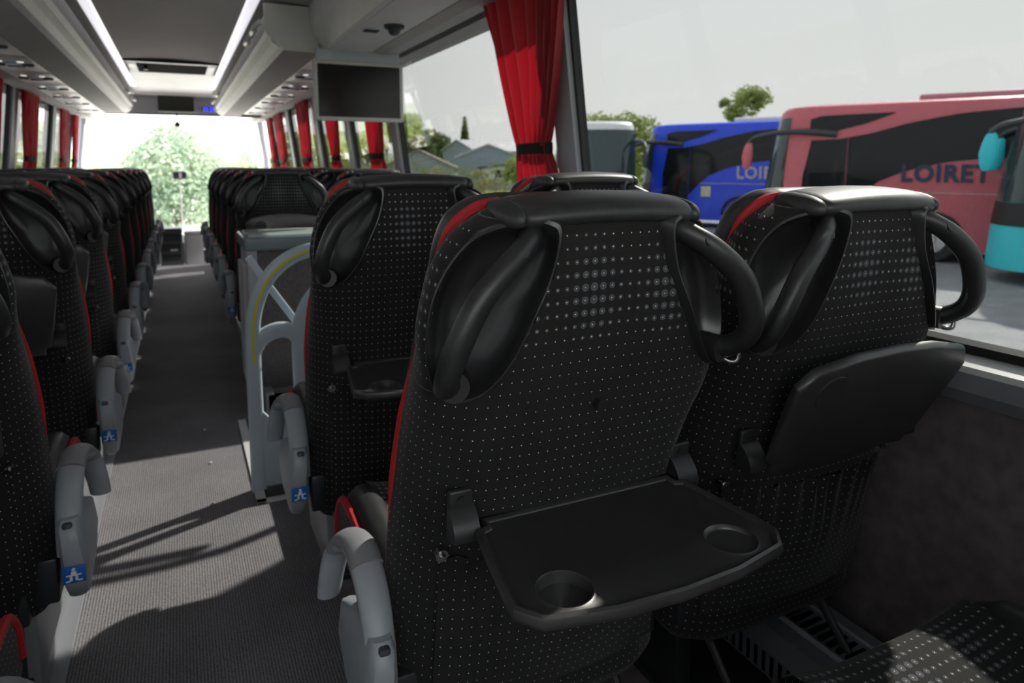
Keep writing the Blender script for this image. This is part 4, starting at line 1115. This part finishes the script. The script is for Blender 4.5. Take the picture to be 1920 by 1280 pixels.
house('shed', 12.9, 60, 6.0, 8, 1.3, 2.6, -12, M['sill'], TILE, 'low shed with pale walls seen below the monitor between curtains')
# fence along the grass
o = empty('fence', polar(24.0, 62), rz=math.radians(-24), label='grey concrete fence before the sheds', cat='fence')
bm = NB(); box(bm, -9, 8, -.05, .05, .0, .95); mesh('panels', bm, noisy(principled('fence_concrete', (.3, .3, .28), .9), 1.5, (.22, .22, .19), (.36, .36, .32)), o, False)
for k in range(9):
    bm = NB(); box(bm, -9 + k * 2.1, -8.85 + k * 2.1, -.1, .1, 0, 1.1); mesh('post', bm, M['trimgrey'], o, False)

# ------------------------------------------------------------------ coaches
def paint(name, c): return principled(name, c, .38, **{'Coat Weight': .15})
def text(parent, name, s, size, loc, rot, mat, ext=.004, bold=.020, sx=1):
    cu = bpy.data.curves.new(name, 'FONT'); cu.body = s; cu.size = size; cu.extrude = ext; cu.offset = bold; cu.space_character = 1.12; cu.materials.append(mat)
    cu.resolution_u = 4; tmp = bpy.data.objects.new(name, cu); COL.objects.link(tmp); bpy.context.view_layer.update()
    me = bpy.data.meshes.new_from_object(tmp.evaluated_get(bpy.context.evaluated_depsgraph_get())); bpy.data.objects.remove(tmp)
    o = bpy.data.objects.new(name, me); link(o, parent); o.location = loc; o.rotation_euler = rot; o.scale.x = sx
    return o
def coach(nose, az, L, body, label, skirt=.28, H=3.72, kind='magiq', mirror=None, txt=None, txtmat=None, roofmat=None, nearwin=True, mirrors=True):
    """coach with its near-side front corner post at `nose`; local +y is forward, the side at x=0 faces the camera, the body extends to +x"""
    a = math.radians(az)
    o = empty('coach', (nose[0], nose[1], GROUND), rz=-a, label=label, cat='coach')
    W = 2.5; NOSE = 1.3
    def rowpts(z):
        """plan outline at height z: side straight, nose bulging"""
        k = (z - skirt) / (H - skirt); b = NOSE * (1 - .42 * k ** 1.6); inn = .10 * max(0, (z - 1.8) / 2.1)
        P = [(inn, -L), (inn, -L * .5), (inn, -2.2), (inn, -.6), (inn + .0, -.1)]
        for i in range(1, 12):
            t = i / 12 * PI; P.append((W / 2 - (W / 2 - inn) * math.cos(t) ** 1 if True else 0, -.05 + b * math.sin(t) ** .75))
        P += [(W - inn, -.1), (W - inn, -2.2), (W - inn, -L)]
        return P
    zs = [skirt, .5, .9, 1.2, 1.5, 1.9, 2.3, 2.7, 3.0, 3.3, H - .16, H - .05, H]
    bm = NB(); rings = []
    for z in zs:
        pts = rowpts(min(z, H - .16))
        if z > H - .16:
            f = .965 if z < H else .86
            pts = [(W / 2 + (x - W / 2) * f, (y if y < -2 else y - (1 - f) * 3.2)) for x, y in pts]
        rings.append([Vector((x, y, z)) for x, y in pts])
    loft(bm, rings); fixn(bm); mesh('body', bm, body, o)
    off = -.006
    def side_poly(name, P, mat, d=.012, par=None):
        bm = NB(); extrude_poly(bm, P, lambda y, z, dd: (.10 * max(0, (z - 1.8) / 2.1) + dd, y, z), off - d, .02); fixn(bm); return mesh(name, bm, mat, par or o, False)
    # long dark side glazing with the sweeping lower edge
    low = [(-L + .3, 2.42), (-6.0, 2.42), (-4.2, 2.40), (-3.2, 2.30), (-2.4, 2.10), (-1.75, 1.80), (-1.35, 1.40)]
    top = [(-.08, .95), (-.12, 2.84), (-.9, 2.86), (-1.6, 2.98), (-2.4, 3.2), (-3.4, 3.38), (-4.6, 3.46), (-L + .3, 3.50)]
    def curve(P, y):
        P = sorted(P)
        for (y0, z0), (y1, z1) in zip(P, P[1:]):
            if y <= y1: return lerp(z0, z1, max(0, min(1, (y - y0) / max(y1 - y0, 1e-6))))
        return P[-1][1]
    def strip(name, ya, yb, lo, hi, n=44, mat=M['busglass']):
        bm = NB(); outr, inr = [], []
        xs = lambda z, d: .10 * max(0, (z - 1.8) / 2.1) + d
        rows_ = []
        for i in range(n + 1):
            y = lerp(ya, yb, i / n); z0, z1 = curve(lo, y), curve(hi, y); row = []
            for k in range(7): z = lerp(z0, z1, k / 6); row.append(Vector((xs(z, -.016), y, z)))
            for k in range(6, -1, -1): z = lerp(z0, z1, k / 6); row.append(Vector((xs(z, .01), y, z)))
            rows_.append(row)
        loft(bm, rows_); fixn(bm); return mesh(name, bm, mat, o, False)
    strip('side_windows', -L + .3, -1.12, low + [(-1.1, 1.15)], top)
    strip('door_glass', -1.10, -.10, [(-1.2, .45), (0, .45)], top, 6)
    # door glass seams
    bm = NB()
    for y in (-1.15, -4.3, -6.1, -7.9): box(bm, -.006, .03, y - .02, y + .02, 1.9, 2.8)
    mesh('window_seams', bm, M['rubber'], o, False)
    strip('upper_window', -2.1, -.22, [(-2.1, 3.44), (-1.5, 3.22), (-.8, 3.05), (-.2, 3.04)], [(-2.1, 3.46), (-.5, 3.44), (-.2, 3.36)], 16)
    # wrap-round windscreen
    def wind(z0, z1, i0, i1, name, mat, g=.012):
        bm = NB(); rows = []
        for z in [lerp(z0, z1, k / 5) for k in range(6)]:
            P = rowpts(z)[i0:i1]; rows.append([Vector((W / 2 + (x - W / 2) * (1 + g), y + g, z)) for x, y in P])
        loft(bm, rows, closed=False, cap=False); fixn(bm); return mesh(name, bm, mat, o)
    wind(1.55, 3.42, 5, 15, 'windscreen', M['busfront'])
    wind(1.1, 1.54, 5, 15, 'dark_front_band', M['rubber'])
    # lower crease
    bm = NB(); box(bm, -.012, .0, -L + .3, -.4, 1.58, 1.60); mesh('crease_line', bm, M['trimgrey'], o, False)
    # wheels
    for y in (-3.0, -L + 2.6):
        for x, sg in ((-.01, -1), (W + .01, 1)):
            bm = NB(); cyl(bm, (x - sg * .0, y, .52), (x - sg * .28, y, .52), .50, .50, 32)
            wl_ = mesh('wheel', bm, M['rubber'], o)
            bm = NB(); cyl(bm, (x + sg * .012, y, .52), (x - sg * .05, y, .52), .30, .27, 28); cyl(bm, (x + sg * .05, y, .52), (x - sg * .02, y, .52), .10, .13, 16); mesh('hub', bm, M['chrome'], wl_)
        bm = NB(); tube(bm, [(-.008, y + .62 * math.cos(t), .50 + .62 * math.sin(t)) for t in [PI * k / 16 for k in range(17)]], .05, 8); mesh('wheel_arch', bm, M['rubber'], o)
    if mirrors:
        for sg, x0 in ((-1, .0), (1, W)):
            mr = mirror or body
            bm = NB(); tube(bm, catmull([(x0 - .05 * sg, -.85, 2.98), (x0 + sg * .04, -.1, 3.06), (x0 + sg * .10, .55, 3.04), (x0 + sg * .16, 1.05, 2.94), (x0 + sg * .18, 1.25, 2.80)], 5), [.085] * 6 + [.07] * 5 + [.055] * 5 + [.05] * 5, 10)
            arm = mesh('mirror_arm', bm, M['darkcap'], o)
            bm = NB(); rings = []
            for z, r1, dx, dy in ((2.12, .05, 0, .02), (2.20, .11, 0, .0), (2.42, .14, 0, 0), (2.62, .12, 0, -.02), (2.76, .09, 0, -.04), (2.83, .03, 0, -.05)):
                rings.append([Vector((x0 + sg * .18 + r1 * .6 * math.cos(t), 1.26 + dy + r1 * math.sin(t), z)) for t in [2 * PI * k / 12 for k in range(12)]])
            loft(bm, rings); fixn(bm); mesh('mirror_head', bm, mr, arm)
    if roofmat:
        bm = NB(); box(bm, .5, W - .5, -L + 1, -2.5, H - .02, H + .16, .06); mesh('roof_unit', bm, roofmat, o)
    if txt:
        for (s_, size, y, z, sx) in txt:
            # lettering reads from the camera: the camera looks along +x here, so text runs towards -y
            text(o, 'lettering', s_, size, (-.022, y, z), (PI / 2, 0, -PI / 2), txtmat, sx=sx)
    for sg in (.35, W - .35):
        bm = NB(); bmesh.ops.create_uvsphere(bm, u_segments=12, v_segments=8, radius=.11); mesh('headlamp', bm, M['chrome'], o, loc=(sg, .52, .72))
    return o
RED = paint('pink_red_paint', (.58, .13, .16)); BLU = paint('blue_paint', (.015, .07, .78)); TEA = paint('turquoise_paint', (.03, .60, .70)); WHT = paint('white_paint', (.72, .74, .76))
DKT = principled('navy_lettering', (.03, .045, .10), .5); LGT = principled('pale_lettering', (.42, .42, .50), .5)
red = coach((14.2, 12.85), -27, 12, RED, 'pink red coach with dark lettering parked outside the near right window', txt=[('LOIRET  TOURISME', .53, -2.3, 1.86, .92)], txtmat=DKT, roofmat=paint('roof_highlight_paint', (.5, .2, .26)))  # pink roof unit: highlight of the lit roof put into the colour
blu = coach((16.1, 20.95), -27, 12, BLU, 'blue coach with pale lettering parked beyond the pink red one', txt=[('LOIRET  TOURISME', .56, -2.85, 1.78, .95)], txtmat=LGT, roofmat=WHT)
bm = NB(); box(bm, -.02, -.004, -1.95, -1.6, 1.12, 1.48); mesh('yellow_notice', bm, principled('pale_yellow_notice', (.62, .66, .42), .6), blu, False)
bm = NB(); box(bm, -.02, -.004, -2.9, -2.4, .40, .47); mesh('orange_marker', bm, principled('orange_marker', (.7, .16, .05), .5), blu, False)
tea = coach((14.0, 6.7), -27, 12, TEA, 'turquoise coach cut by the right edge of the picture', txt=[('LOIRET', .34, -.35, 1.15, 1.0)], txtmat=DKT, mirror=TEA)
wht = coach((14.35, 20.05), -150, 12, WHT, 'white coach seen from the front beside the blue one', mirrors=True, mirror=M['darkcap'])
